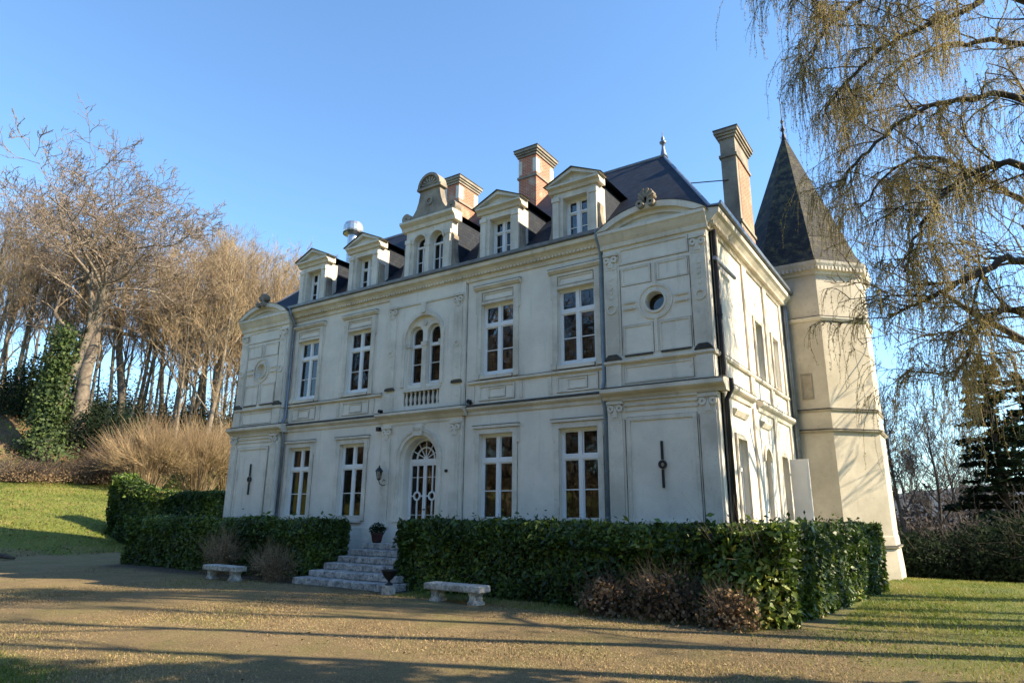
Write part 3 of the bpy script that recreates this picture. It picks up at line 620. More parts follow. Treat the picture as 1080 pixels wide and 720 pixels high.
# twin arched window
for c in (-0.32, 0.48):
    b = MB(FR); z1 = 8.28; w_ = 0.29
    A = arch_pts(c, w_, U0, z1); A2 = arch_pts(c, w_-0.055, U0, z1-0.055); b.band(A2, A, -0.22, -0.14)
    b.box(c-w_+0.055, c+w_-0.055, -0.22, -0.14, U0, U0+0.1); b.box(c-w_+0.055, c+w_-0.055, -0.216, -0.13, 7.55, 7.66); b.box(c-w_+0.055, c+w_-0.055, -0.2, -0.17, 6.95, 6.975)
    wd = part(b, 'arched_window', 'white', bay)
    b = MB(FR); b.prism(arch_pts(c, w_-0.03, U0+0.02, z1-0.03), -0.205, -0.20); part(b, 'window_pane', 'glass', wd)
    b = MB(FR)
    for k in range(8): b.f([(c-w_+0.05*k, -0.32+0.03*(k % 2), U0), (c-w_+0.05*(k+1), -0.32+0.03*((k+1) % 2), U0), (c-w_+0.03*(k+1), -0.32+0.03*((k+1) % 2), 7.6), (c-w_+0.03*k, -0.32+0.03*(k % 2), 7.6)])
    part(b, 'curtain', 'curtain_white', wd, recalc=False)
b = MB(FR); b.box(-0.02+0.001, 0.18-0.001, -0.05, 0.03, 6.10, 7.55); b.box(-0.05, 0.21, -0.08, 0.06, 7.55, 7.70); b.box(-0.70, -0.56, -0.06, 0.05, 7.55, 7.70); b.box(0.72, 0.86, -0.06, 0.05, 7.55, 7.70)
b.arc(0.08, 8.36, 0.02, 0.09, 0, 2*pi, -0.002, 0.06, 14)
part(b, 'mullion_column', 'trim', bay)
# entrance door
b = MB(FR); dz0, sp_, w_ = 1.10, 3.70, 0.70; c = 0.08; dA, dB = -0.36, -0.28
b.band(arch_pts(c, w_-0.06, dz0, 4.34), arch_pts(c, w_-0.002, dz0, 4.398), dA, dB)
b.box(c-w_+0.06, c+w_-0.06, dA, dB+0.03, 3.60, 3.74)
for r0, r1 in ((0.36, 0.40),): b.arc(c, 3.74, r0, r1, 0, pi, dA+0.01, dB, 20)
for k in range(1, 6):
    t = pi*k/6; u0_, v0_ = c+0.08*cos(t), 3.74+0.08*sin(t); u1_, v1_ = c+0.63*cos(t), 3.70+0.62*sin(t); nx, nz = -sin(t)*0.013, cos(t)*0.013
    b.prism([(u0_+nx, v0_+nz), (u0_-nx, v0_-nz), (u1_-nx, v1_-nz), (u1_+nx, v1_+nz)], dA+0.015+0.001*k, dB-0.012)
b.arc(c, 3.74, 0.03, 0.09, 0, pi, dA+0.01, dB, 10)
door_f = part(b, 'door_frame', 'white', bay)
for s2 in (-1, 1):
    b = MB(FR); ua, ub = sorted((c+s2*0.006, c+s2*(w_-0.062))); cu = (ua+ub)/2
    b.box(ua, ua+0.06, dA+0.01, dB+0.01, dz0+0.02, 3.60); b.box(ub-0.06, ub, dA+0.01, dB+0.01, dz0+0.02, 3.60)
    b.box(ua+0.06, ub-0.06, dA+0.01, dB+0.01, dz0+0.02, 1.42); b.box(ua+0.06, ub-0.06, dA+0.01, dB+0.01, 3.53, 3.60)
    b.arc(cu, 2.55, 0.10, 0.15, 0, 2*pi, dA+0.012, dB+0.012, 20)
    b.box(cu-0.022, cu+0.022, dA+0.02, dB, 2.69, 3.53); b.box(cu-0.022, cu+0.022, dA+0.02, dB, 1.42, 2.41)
    for q in (-1, 1): u = sorted((cu+q*0.14, cu+q*((ub-ua)/2-0.06))); b.box(u[0], u[1], dA+0.02, dB, 2.53, 2.57)
    for zz in (1.95, 3.15): b.box(ua+0.06, ub-0.06, dA+0.03, dB-0.02, zz-0.008, zz+0.008)
    dl = part(b, 'door_leaf', 'white', bay)
    b = MB(FR); b.box(ua+0.05, ub-0.05, dA+0.04, dA+0.045, 1.40, 3.55); part(b, 'door_pane', 'glass', dl)
    if s2 == 1: b = MB(FR); b.box(ua+0.015, ua+0.035, dB+0.01, dB+0.06, 2.1, 2.14); b.box(ua+0.01, ua+0.12, dB+0.06, dB+0.08, 2.105, 2.135); part(b, 'door_handle', 'darkmetal', dl)
b = MB(FR); b.prism(arch_pts(c, w_-0.05, 3.72, 4.35), dA+0.04, dA+0.045); part(b, 'fanlight_pane', 'glass', door_f)
# side openings
b = MB(SD)
for ua, ub, za, zb, k_ in sh:
    if k_ == '' and ua < 6.1:
        panel(b, ua+0.002, ub-0.002, za, zb, -0.18, 0.07, 0.06); b.box((ua+ub)/2-0.035, (ua+ub)/2+0.035, -0.18, -0.11, za+0.07, zb-0.07); b.box(ua+0.07, ub-0.07, -0.175, -0.12, za+(zb-za)*0.66, za+(zb-za)*0.70)
b.box(6.402, 7.198, -0.16, -0.12, 6.1, 7.9)
sw = part(b, 'side_window_frames', 'white')
b = MB(SD)
for ua, ub, za, zb, k_ in sh:
    if k_ == '' and ua < 6.1: b.box(ua+0.05, ub-0.05, -0.16, -0.155, za+0.04, zb-0.04)
part(b, 'window_pane', 'glass', sw)
b = MB(SD); b.prism([(4.0, 1.85), (4.75, 1.85), (4.75, 3.575)]+[(4.375+0.375*cos(pi*i/12), 3.575+0.375*sin(pi*i/12)) for i in range(1, 12)]+[(4.0, 3.575)], -0.20, -0.12); part(b, 'blind_niche', 'tower')
b = MB(SD); b.box(6.152, 6.948, -0.25, -0.20, 0.6, 3.85); part(b, 'inner_side_door', 'oldstone')
b = MB(SD); b.box(7.02, 7.08, 0.09, 0.66, 0.65, 3.82)
for za in (0.8, 2.3): panel(b, 0, 0, 0, 0, 0) if False else b.box(7.0, 7.02, 0.16, 0.59, za+0.02, za+1.35)
for za in (1.2, 3.3): b.box(7.03, 7.07, 0.0, 0.09, za, za+0.06)
part(b, 'open_door_leaf', 'white', label=None) if False else part(b, 'open_door_leaf', 'white')

for J in (JF, JS): part(J, 'wall_joints', 'joint')
# --- main roof
RZ0, RZ1 = 9.99, 14.94
b = MB()
e = [(-10.15, -0.12, RZ0), (10.15, -0.12, RZ0), (10.15, 9.88, RZ0), (-10.15, 9.88, RZ0)]; r1, r2 = (-7.14, 4.88, RZ1), (7.14, 4.88, RZ1)
b.f([e[0], e[1], r2, r1]); b.f([e[1], e[2], r2]); b.f([e[2], e[3], r1, r2]); b.f([e[3], e[0], r1]); b.f(e[::-1])
roof = part(b, 'roof', 'slate')
b = MB(); b.tube([r1, r2], 0.07, 8); b.tube([(10.13, -0.10, RZ0+0.02), r2], 0.05, 6); b.tube([(10.13, 9.86, RZ0+0.02), r2], 0.05, 6); b.tube([(-10.13, -0.10, RZ0+0.02), r1], 0.05, 6)
part(b, 'ridge_flashing', 'zinc', roof)
for sx in (1,):
    b = MB(); b.lathe([(0.16, 14.86), (0.10, 15.05), (0.06, 15.25), (0.05, 15.4), (0.12, 15.46), (0.13, 15.52), (0.05, 15.58), (0.07, 15.66), (0.02, 15.78), (0.006, 16.0)], sx*7.14, 4.88, 12); part(b, 'roof_finial', 'zinc', roof, smooth=True)
b = MB(front(0)); b.box(5.2, 5.9, -2.62, -2.55, 12.68, 12.72); 
b.bm.free()
# skylight strip
def roofz(y): return RZ0+(y+0.12)*(RZ1-RZ0)/5.0
b = MB(); 
P = [(6.1, 1.75), (6.38, 1.75), (6.38, 2.0), (6.1, 2.0)]
b.f([(x_, y_, roofz(y_)+0.05) for x_, y_ in P]); 
for i in range(4):
    j = (i+1) % 4; b.f([(P[i][0], P[i][1], roofz(P[i][1])-0.05), (P[j][0], P[j][1], roofz(P[j][1])-0.05), (P[j][0], P[j][1], roofz(P[j][1])+0.05), (P[i][0], P[i][1], roofz(P[i][1])+0.05)])
part(b, 'roof_hatch', 'zinc', roof)
# --- dormers
DF = front(-0.02)
def dormer(c):
    b = MB(DF); z0 = 9.97
    b.holed(c-0.76, c+0.76, z0, 11.75, [(c-0.42, c+0.42, 10.12, 11.55, '')], 0, -0.55)
    b.box(c-0.76, c-0.55, 0.002, 0.06, z0, 11.6); b.box(c+0.55, c+0.76, 0.002, 0.06, z0, 11.6)
    b.box(c-0.80, c-0.50, 0.002, 0.09, z0, 10.15); b.box(c+0.50, c+0.80, 0.002, 0.09, z0, 10.15)
    b.box(c-0.78, c-0.52, 0.002, 0.09, 11.45, 11.60); b.box(c+0.52, c+0.78, 0.002, 0.09, 11.45, 11.60)
    b.profile([(-0.3, 11.752), (0.06, 11.752), (0.10, 11.84), (0.20, 11.90), (0.20, 11.96), (-0.3, 11.98)], c-0.90, c+0.90)
    dm = part(b, 'dormer', 'trim')
    b = MB(DF)
    b.prism([(c-0.80, 11.982), (c+0.80, 11.982), (c, 12.30)], -0.25, 0.05)
    for s2 in (-1, 1): b.prism([(c+s2*0.98, 11.985), (c+s2*0.80, 11.985), (c, 12.30), (c, 12.42)], -0.28, 0.19+0.002*s2)
    part(b, 'dormer_pediment', 'trim', dm)
    b = MB(DF)
    for s2 in (-1, 1): b.prism([(c+s2*1.02, 11.99), (c+s2*0.985, 11.988), (c-0.002*s2, 12.423), (c-0.002*s2, 12.46)], -0.28, 0.23)
    part(b, 'pediment_flashing', 'grime', dm)
    # scroll buttresses
    b = MB(DF)
    for s2 in (-1, 1):
        P = [(0.762, 9.97), (1.06, 9.97), (1.10, 10.06), (1.04, 10.16), (0.95, 10.24), (0.88, 10.45), (0.84, 10.8), (0.86, 11.05), (0.762, 11.15)]
        b.prism([(c+s2*u, z) for u, z in P][::s2], -0.26, -0.02); b.arc(c+s2*1.0, 10.08, 0.03, 0.10, 0, 2*pi, -0.02, 0.02, 10)
    part(b, 'dormer_scroll', 'darkstone', dm)
    b = MB()                                                   # slate cheeks and little gable roof running back
    yb = 2.35; yr = 2.75
    for s2 in (-1, 1):
        xo = c+s2*0.74
        b.f([(xo, 0.52, 10.4), (xo, 0.52, 11.9), (xo, 1.95, 11.9)])
        b.f([(c+s2*0.95, 0.27, 11.97), (c+s2*0.95, 2.1, 11.97), (c, yr, 12.43), (c, 0.27, 12.43)])
    part(b, 'dormer_roof', 'slate', dm, recalc=False)
    french_w = french_window(DF, c, 0.42, 10.12, 11.55, dm, 0.68, None, -0.34, 0.02); french_w.name = 'dormer_window'
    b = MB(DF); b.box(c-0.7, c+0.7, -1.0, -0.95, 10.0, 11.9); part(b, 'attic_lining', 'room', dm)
for c in (-6.05, -3.15, 3.17, 5.98): dormer(c)
# central dormer
b = MB(DF); c = 0.08
b.holed(c-1.06, c+1.06, 9.97, 11.95, [(c-0.68, c-0.10, 10.12, 11.70, 'arch'), (c+0.10, c+0.68, 10.12, 11.70, 'arch')], 0.02, -0.30)
for u in (-0.93, 0.0, 0.93): b.box(c+u-0.10, c+u+0.10, 0.022, 0.09, 9.97, 11.6); b.box(c+u-0.13, c+u+0.13, 0.022, 0.11, 11.2 if u == 0 else 11.45, 11.32 if u == 0 else 11.6)
for u in (-0.39, 0.39): b.arc(c+u, 11.41, 0.292, 0.36, 0, pi, 0.022, 0.07, 16)
b.profile([(-0.3, 11.952), (0.08, 11.952), (0.12, 12.08), (0.22, 12.16), (0.26, 12.20), (0.26, 12.28), (-0.3, 12.30)], c-1.24, c+1.24)
cdm = part(b, 'central_dormer', 'trim')
L_ = [(1.22, 12.303), (1.24, 12.45), (1.15, 12.58), (1.02, 12.60), (0.90, 12.50), (0.76, 12.55), (0.62, 12.75), (0.53, 13.0), (0.48, 13.25), (0.46, 13.42)]
P = [(c+u, z) for u, z in L_]+[(c-u, z) for u, z in L_[::-1]]
b = MB(DF); b.prism(P, -0.22, 0.06)
for s2 in (-1, 1): b.arc(c+s2*1.06, 12.47, 0.04, 0.20, 0, 2*pi, -0.24, 0.12, 16)
inner = [(c+u-0.12*(1 if u > 0 else -1), z-0.03) for u, z in L_[5:]]
b.box(c-0.56, c+0.56, -0.24, 0.14, 13.42, 13.52)
b.prism([(c+0.42*cos(pi*i/14), 13.52+0.42*sin(pi*i/14)) for i in range(15)], -0.22, 0.07); b.arc(c, 13.52, 0.42, 0.52, 0, pi, -0.25, 0.15, 18)
for k in range(7): t = pi*(k+0.5)/7; b.prism([(c-0.015, 13.55), (c+0.015, 13.55), (c+0.36*cos(t-0.1), 13.54+0.36*sin(t-0.1)), (c+0.36*cos(t+0.1), 13.54+0.36*sin(t+0.1))], 0.07, 0.11+0.002*k)
b.arc(c, 12.95, 0.09, 0.17, 0, 2*pi, 0.06, 0.10, 18)
part(b, 'scrolled_gable', 'darkstone', cdm)
b = MB(DF)
for s2 in (-1, 1):
    P = [(1.062, 9.97), (1.42, 9.97), (1.46, 10.08), (1.38, 10.2), (1.26, 10.3), (1.17, 10.6), (1.13, 11.0), (1.16, 11.35), (1.062, 11.5)]
    b.prism([(c+s2*u, z) for u, z in P][::s2], -0.26, 0.0); b.arc(c+s2*1.34, 10.1, 0.03, 0.11, 0, 2*pi, 0.0, 0.05, 10)
part(b, 'dormer_scroll', 'darkstone', cdm)
for u in (-0.39, 0.39):
    b = MB(DF); cc = c+u; w_ = 0.285
    b.band(arch_pts(cc, w_-0.05, 10.12, 11.64), arch_pts(cc, w_, 10.12, 11.69), -0.24, -0.16)
    b.box(cc-w_+0.05, cc+w_-0.05, -0.24, -0.16, 10.12, 10.2); b.box(cc-w_+0.05, cc+w_-0.05, -0.24, -0.15, 11.25, 11.32); b.box(cc-0.02, cc+0.02, -0.23, -0.17, 10.2, 11.25); b.box(cc-w_+0.05, cc+w_-0.05, -0.225, -0.19, 10.72, 10.745)
    part(b, 'arched_window', 'white', cdm)
    b = MB(DF); b.prism(arch_pts(cc, w_-0.03, 10.14, 11.66), -0.215, -0.21); part(b, 'window_pane', 'glass', cdm)
b = MB()
for s2 in (-1, 1):
    xo = c+s2*1.04; b.f([(xo, 0.3, 10.1), (xo, 0.3, 12.1), (xo, 2.15, 12.1)])
    b.f([(c+s2*1.2, 0.2, 12.2), (c+s2*1.2, 2.3, 12.2), (c, 3.0, 12.95), (c, 0.2, 12.95)])
part(b, 'dormer_roof', 'slate', cdm, recalc=False)
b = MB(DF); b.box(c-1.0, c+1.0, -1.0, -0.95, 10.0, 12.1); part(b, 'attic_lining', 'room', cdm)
# --- chimneys
def chimney(x0, x1, y0, y1, zb, zt, mk, ledge, name='chimney', label=None, quoins=True):
    b = MB(); b.box(x0, x1, y0, y1, zb, zt-0.3)
    ch = part(b, name, mk)
    if label: ch['label'] = label
    b = MB()
    for z_, o_, h_ in ((zt-0.3, 0.05, 0.1), (zt-0.2, 0.10, 0.09), (zt-0.11, 0.15, 0.11)): b.box(x0-o_, x1+o_, y0-o_, y1+o_, z_+0.001, z_+h_)
    for z_ in ledge: b.box(x0-0.05, x1+0.05, y0-0.05, y1+0.05, z_, z_+0.10)
    # corner quoins of pale stone
    b2 = MB()
    for sx, xx in ((-1, x0), (1, x1)):
        for sy, yy in ((-1, y0), (1, y1)):
            z_ = ledge[0]+0.2
            while z_ < zt-0.5: 
                l = 0.28; b2.box(*sorted((xx+sx*0.006, xx-sx*0.16)), *sorted((yy+sy*0.006, yy-sy*l)), z_, z_+0.3); z_ += 0.302
    part(b, 'chimney_cap', 'darkstone', ch); (part(b2, 'chimney_quoins', 'trim', ch) if quoins else b2.bm.free())
    b = MB(); b.box(x0-0.17, x1+0.17, y0-0.17, y1+0.17, zt+0.001, zt+0.04); part(b, 'cap_flashing', 'grime', ch)
    return ch
chimney(1.53, 2.35, 3.6, 4.95, 12.6, 16.25, 'brick', [15.0])
chimney(-2.37, -1.55, 3.6, 4.95, 12.6, 16.1, 'brick', [14.9])
chimney(-8.35, -7.7, 3.9, 4.9, 12.6, 14.9, 'brick', [14.2])
ch = chimney(9.40, 9.90, 4.15, 5.90, 9.9, 14.75, 'darkstone', [11.3, 13.75], label='tall weathered stone chimney above the side wall', quoins=False)
b = MB(); b.box(9.903, 9.912, 4.32, 5.85, 10.2, 11.2); b.box(9.903, 9.912, 4.40, 5.75, 11.45, 13.7); part(b, 'brick_patch', 'brick', ch)
b = MB(); b.tube([(9.6, 4.16, 12.9), (8.15, 3.45, 12.85)], 0.018, 6); part(b, 'chimney_stay', 'darkmetal', ch)
b = MB(); b.lathe([(0.24, 12.4), (0.24, 14.55)], -7.2, 2.9, 16)
fl = part(b, 'metal_flue', 'steel', smooth=False)
b = MB(); b.lathe([(0.2, 14.4), (0.42, 14.48), (0.46, 14.62), (0.46, 14.86), (0.38, 15.02), (0.2, 15.08)], -7.2, 2.9, 18); part(b, 'flue_cowl', 'steel', fl)
b = MB(); b.lathe([(0.47, 14.49), (0.47, 14.54)], -7.2, 2.9, 18); part(b, 'flue_collar', 'darkmetal', fl)
# --- drainpipes
def pipe(name, pts, r_, mk, clips):
    b = MB(); b.tube(pts, r_, 10); o = part(b, name, mk, smooth=True)
    b = MB()
    for z_ in clips: b.lathe([(r_+0.012, z_), (r_+0.012, z_+0.05)], pts[2][0], pts[2][1], 10)
    part(b, 'pipe_collar', mk, o)
pipe('drainpipe', [(6.86, -0.40, 9.98), (6.86, -0.34, 9.72), (6.86, -0.12, 9.4), (6.86, -0.12, 5.6), (6.86, -0.24, 5.35), (6.86, -0.24, 5.05), (6.86, -0.12, 4.8), (6.86, -0.12, 0.1)], 0.055, 'bluepipe', [8.6, 7.6, 4.4, 3.1, 1.9])
pipe('drainpipe', [(-6.86, -0.40, 9.98), (-6.86, -0.34, 9.72), (-6.86, -0.12, 9.4), (-6.86, -0.12, 5.6), (-6.86, -0.24, 5.35), (-6.86, -0.24, 5.05), (-6.86, -0.12, 4.8), (-6.86, -0.12, 0.1)], 0.055, 'zinc', [8.6, 7.6, 4.4, 3.1, 1.9])
pipe('drainpipe', [(10.12, 0.06, 9.4), (10.12, 0.06, 5.6), (10.12, 0.06, 5.36), (10.28, 0.06, 5.3), (10.28, 0.06, 5.1), (10.13, 0.06, 4.8), (10.13, 0.06, 0.1)], 0.062, 'darkmetal', [8.6, 7.0])
pipe('drainpipe', [(10.16, 8.35, 9.5), (10.16, 8.35, 9.0), (10.16, 8.35, 0.1)], 0.09, 'zinc', [8.4, 6.5, 4.6, 2.7])
b = MB(SD); b.tube([(10.12, 0.0, 8.62), (10.12, 1.75, 8.62)], 0.05, 8); part(b, 'bracket_rail', 'darkmetal') if False else b.bm.free()
b = MB(); b.tube([(10.14, -0.1, 8.55), (10.14, 1.75, 8.55)], 0.055, 8); part(b, 'bracket_rail', 'zinc')
# --- octagonal tower
TC = (10.38, 10.80); AP = 2.20
def octa(r, z, fl=0): 
    R_ = r/cos(pi/8); return [(TC[0]+R_*cos(pi/8+k*pi/4), TC[1]+R_*sin(pi/8+k*pi/4), z) for k in range(8)]
def octstack(prof):
    b = MB(); rings = [[b.bm.verts.new(p) for p in octa(r, z)] for r, z in prof]
    for A, B_ in zip(rings, rings[1:]):
        for i in range(8): j = (i+1) % 8; b.bm.faces.new((A[i], A[j], B_[j], B_[i]))
    b.bm.faces.new(rings[0][::-1]); b.bm.faces.new(rings[-1]); return b
tw = part(octstack([(AP+0.10, -0.6), (AP+0.09, 0.25), (AP+0.05, 1.0), (AP+0.03, 1.35), (AP+0.01, 1.4), (AP, 11.0)]), 'tower', 'tower')
for z_, h_, o_ in ((0.95, 0.09, 0.12), (4.82, 0.09, 0.10), (5.55, 0.07, 0.06), (8.85, 0.14, 0.09)):
    part(octstack([(AP+0.002, z_), (AP+o_*0.5, z_+0.001), (AP+o_, z_+h_*0.6), (AP+o_, z_+h_), (AP+0.002, z_+h_+0.03)]), 'tower_string_course', 'oldstone' if z_ < 8 else 'trim', tw)
    part(octstack([(AP+0.003, z_+h_+0.032), (AP+o_+0.01, z_+h_+0.003), (AP+o_+0.012, z_+h_+0.02), (AP+0.003, z_+h_+0.055)]), 'ledge_flashing', 'grime', tw)
part(octstack([(AP+0.002, 10.62), (AP+0.05, 10.62), (AP+0.07, 10.72), (AP+0.16, 10.80), (AP+0.24, 10.98), (AP+0.26, 11.08), (AP+0.1, 11.12)]), 'tower_cornice', 'trim', tw)
b = MB()
for k in range(8):
    p, q = [Vector(v) for v in (octa(AP+0.10, 10.75)[k], octa(AP+0.10, 10.75)[(k+1) % 8])]
    t = (q-p).normalized(); nrm = Vector((t.y, -t.x, 0)); L__ = (q-p).length; n_ = 13
    for i in range(n_):
        a = p+t*(L__*(i+0.25)/n_); a2 = a+t*(L__*0.5/n_)
        for (s0, s1) in ((a, a2),):
            v = [b.bm.verts.new(w_+o_) for w_ in (s0-nrm*0.02, s1-nrm*0.02, s1+nrm*0.10, s0+nrm*0.10) for o_ in (Vector((0, 0, 0)), Vector((0, 0, 0.14)))]
            for f_ in ((0, 2, 4, 6), (1, 7, 5, 3), (0, 1, 3, 2), (2, 3, 5, 4), (4, 5, 7, 6), (6, 7, 1, 0)): b.bm.faces.new([v[i_] for i_ in f_])
part(b, 'tower_dentils', 'trim', tw)
spire = part(octstack([(AP+0.17, 11.12), (AP-0.02, 11.5), (0.03, 17.75)]), 'spire', 'spire', tw)
b = MB(); b.lathe([(0.12, 17.45), (0.08, 17.8), (0.04, 17.95), (0.10, 18.05), (0.05, 18.2), (0.025, 18.35), (0.07, 18.45), (0.02, 18.6), (0.012, 19.6), (0.003, 19.7)], TC[0], TC[1], 10); part(b, 'spire_finial', 'darkmetal', tw, smooth=True)
# small tower window on the front facet, stair slit
b = MB(front(TC[1]-AP)); panel(b, 10.42, 10.80, 6.02, 6.95, 0.002, 0.05, 0.04); b.box(10.47, 10.75, 0.002, 0.012, 6.07, 6.90); part(b, 'blind_tower_window', 'oldstone', tw)

# ------------------------------------------------------------------ wall lantern
ln = empty('wall_lantern', (-1.30, -0.15, 3.0), label='black wall lantern on a bracket left of the arched front door', cat='lantern')
b = MB(); b.box(-0.06, 0.06, 0.012, 0.06, -0.22, 0.10); b.tube([(0, 0, -0.10), (0, -0.12, -0.14), (-0.02, -0.26, -0.08), (-0.04, -0.30, 0.06)], 0.018, 6); b.tube([(0, 0.0, 0.05), (0.02, -0.1, 0.1), (0.03, -0.16, 0.02)], 0.012, 6)
b.build('bracket', M['darkmetal'], ln)
b = MB(); b.lathe([(0.04, 0.06), (0.09, 0.10), (0.05, 0.12)], -0.04, -0.30, 6); b.lathe([(0.16, 0.40), (0.15, 0.43), (0.06, 0.54), (0.03, 0.56), (0.03, 0.60), (0.005, 0.64)], -0.04, -0.30, 6)
for k in range(6): t = pi*k/3; b.tube([(-0.04+0.08*cos(t), -0.30+0.08*sin(t), 0.11), (-0.04+0.135*cos(t), -0.30+0.135*sin(t), 0.41)], 0.009, 4)
b.build('cage', M['darkmetal'], ln)
b = MB(); b.lathe([(0.07, 0.12), (0.125, 0.40)], -0.04, -0.30, 6); b.build('glazing', M['glass'], ln); ln.scale = (0.85, 0.85, 0.85)

# ------------------------------------------------------------------ entrance steps
st = empty('entrance_steps', (0.08, 0, 0), label='broad flight of worn grey stone steps up to the front door', cat='steps')
yf = [-3.15, -2.70, -2.22, -1.76, -1.32, -0.90]; hwid = [1.93, 1.78, 1.70, 1.64, 1.58, 1.52]
for k in range(6):
    b = MB(); z0 = k*0.18 - (0.1 if k == 0 else 0); z1 = (k+1)*0.18; n_ = 4+k % 2; wobs = random.uniform(-0.02, 0.02)
    for i in range(n_):
        u0_ = -hwid[k]+2*hwid[k]*i/n_; u1_ = -hwid[k]+2*hwid[k]*(i+1)/n_; o_ = random.uniform(-0.015, 0.015)
        b.box(u0_+0.006, u1_-0.006, yf[k]+o_, -0.16, z0+0.002, z1+random.uniform(-0.008, 0.006))
    b.build('step', M['step'], st, bevel=0.025)
# benches
def bench(x0, x1, y0, y1, lab):
    e_ = empty('stone_bench', ((x0+x1)/2, (y0+y1)/2, 0), label=lab, cat='bench', group='stone benches beside the steps'); hx_, hy_ = (x1-x0)/2, (y1-y0)/2
    b = MB(); b.box(-hx_, hx_, -hy_, hy_, 0.27, 0.42); o = b.build('seat', M['bench'], e_, bevel=0.03)
    for s2 in (-1, 1):
        b = MB(); u = s2*hx_*0.68
        prof = [(0.16, 0), (0.15, 0.06), (0.09, 0.10), (0.08, 0.18), (0.13, 0.24), (0.15, 0.272)]
        P = [(u+a_, z_) for a_, z_ in prof]+[(u-a_*0.8, z_) for a_, z_ in prof[::-1]]
        bb = MB(front(0)); bb.prism(P, -hy_*0.7, hy_*0.7); bb.build('leg', M['bench'], e_, bevel=0.012); b.bm.free()
    return e_
bench(3.86, 5.50, -3.95, -3.50, 'pale stone bench in front of the long right-hand hedge')
bench(-5.10, -3.45, -3.98, -3.55, 'pale stone bench in front of the hedge left of the steps')
# urn
un_ = empty('garden_urn', (2.25, -3.42, 0), label='small dark urn on a stone block at the foot of the steps', cat='urn')
b = MB(); b.box(-0.15, 0.15, -0.15, 0.15, -0.02, 0.24); b.build('pedestal', M['bench'], un_, bevel=0.015)
b = MB(); b.lathe([(0.12, 0.241), (0.12, 0.27), (0.05, 0.30), (0.04, 0.36), (0.10, 0.40), (0.19, 0.50), (0.23, 0.60), (0.26, 0.62), (0.26, 0.64), (0.20, 0.64), (0.18, 0.56)], 0, 0, 20); b.build('bowl', M['darkmetal'], un_, smooth=True); un_.scale = (0.85, 0.85, 0.92)

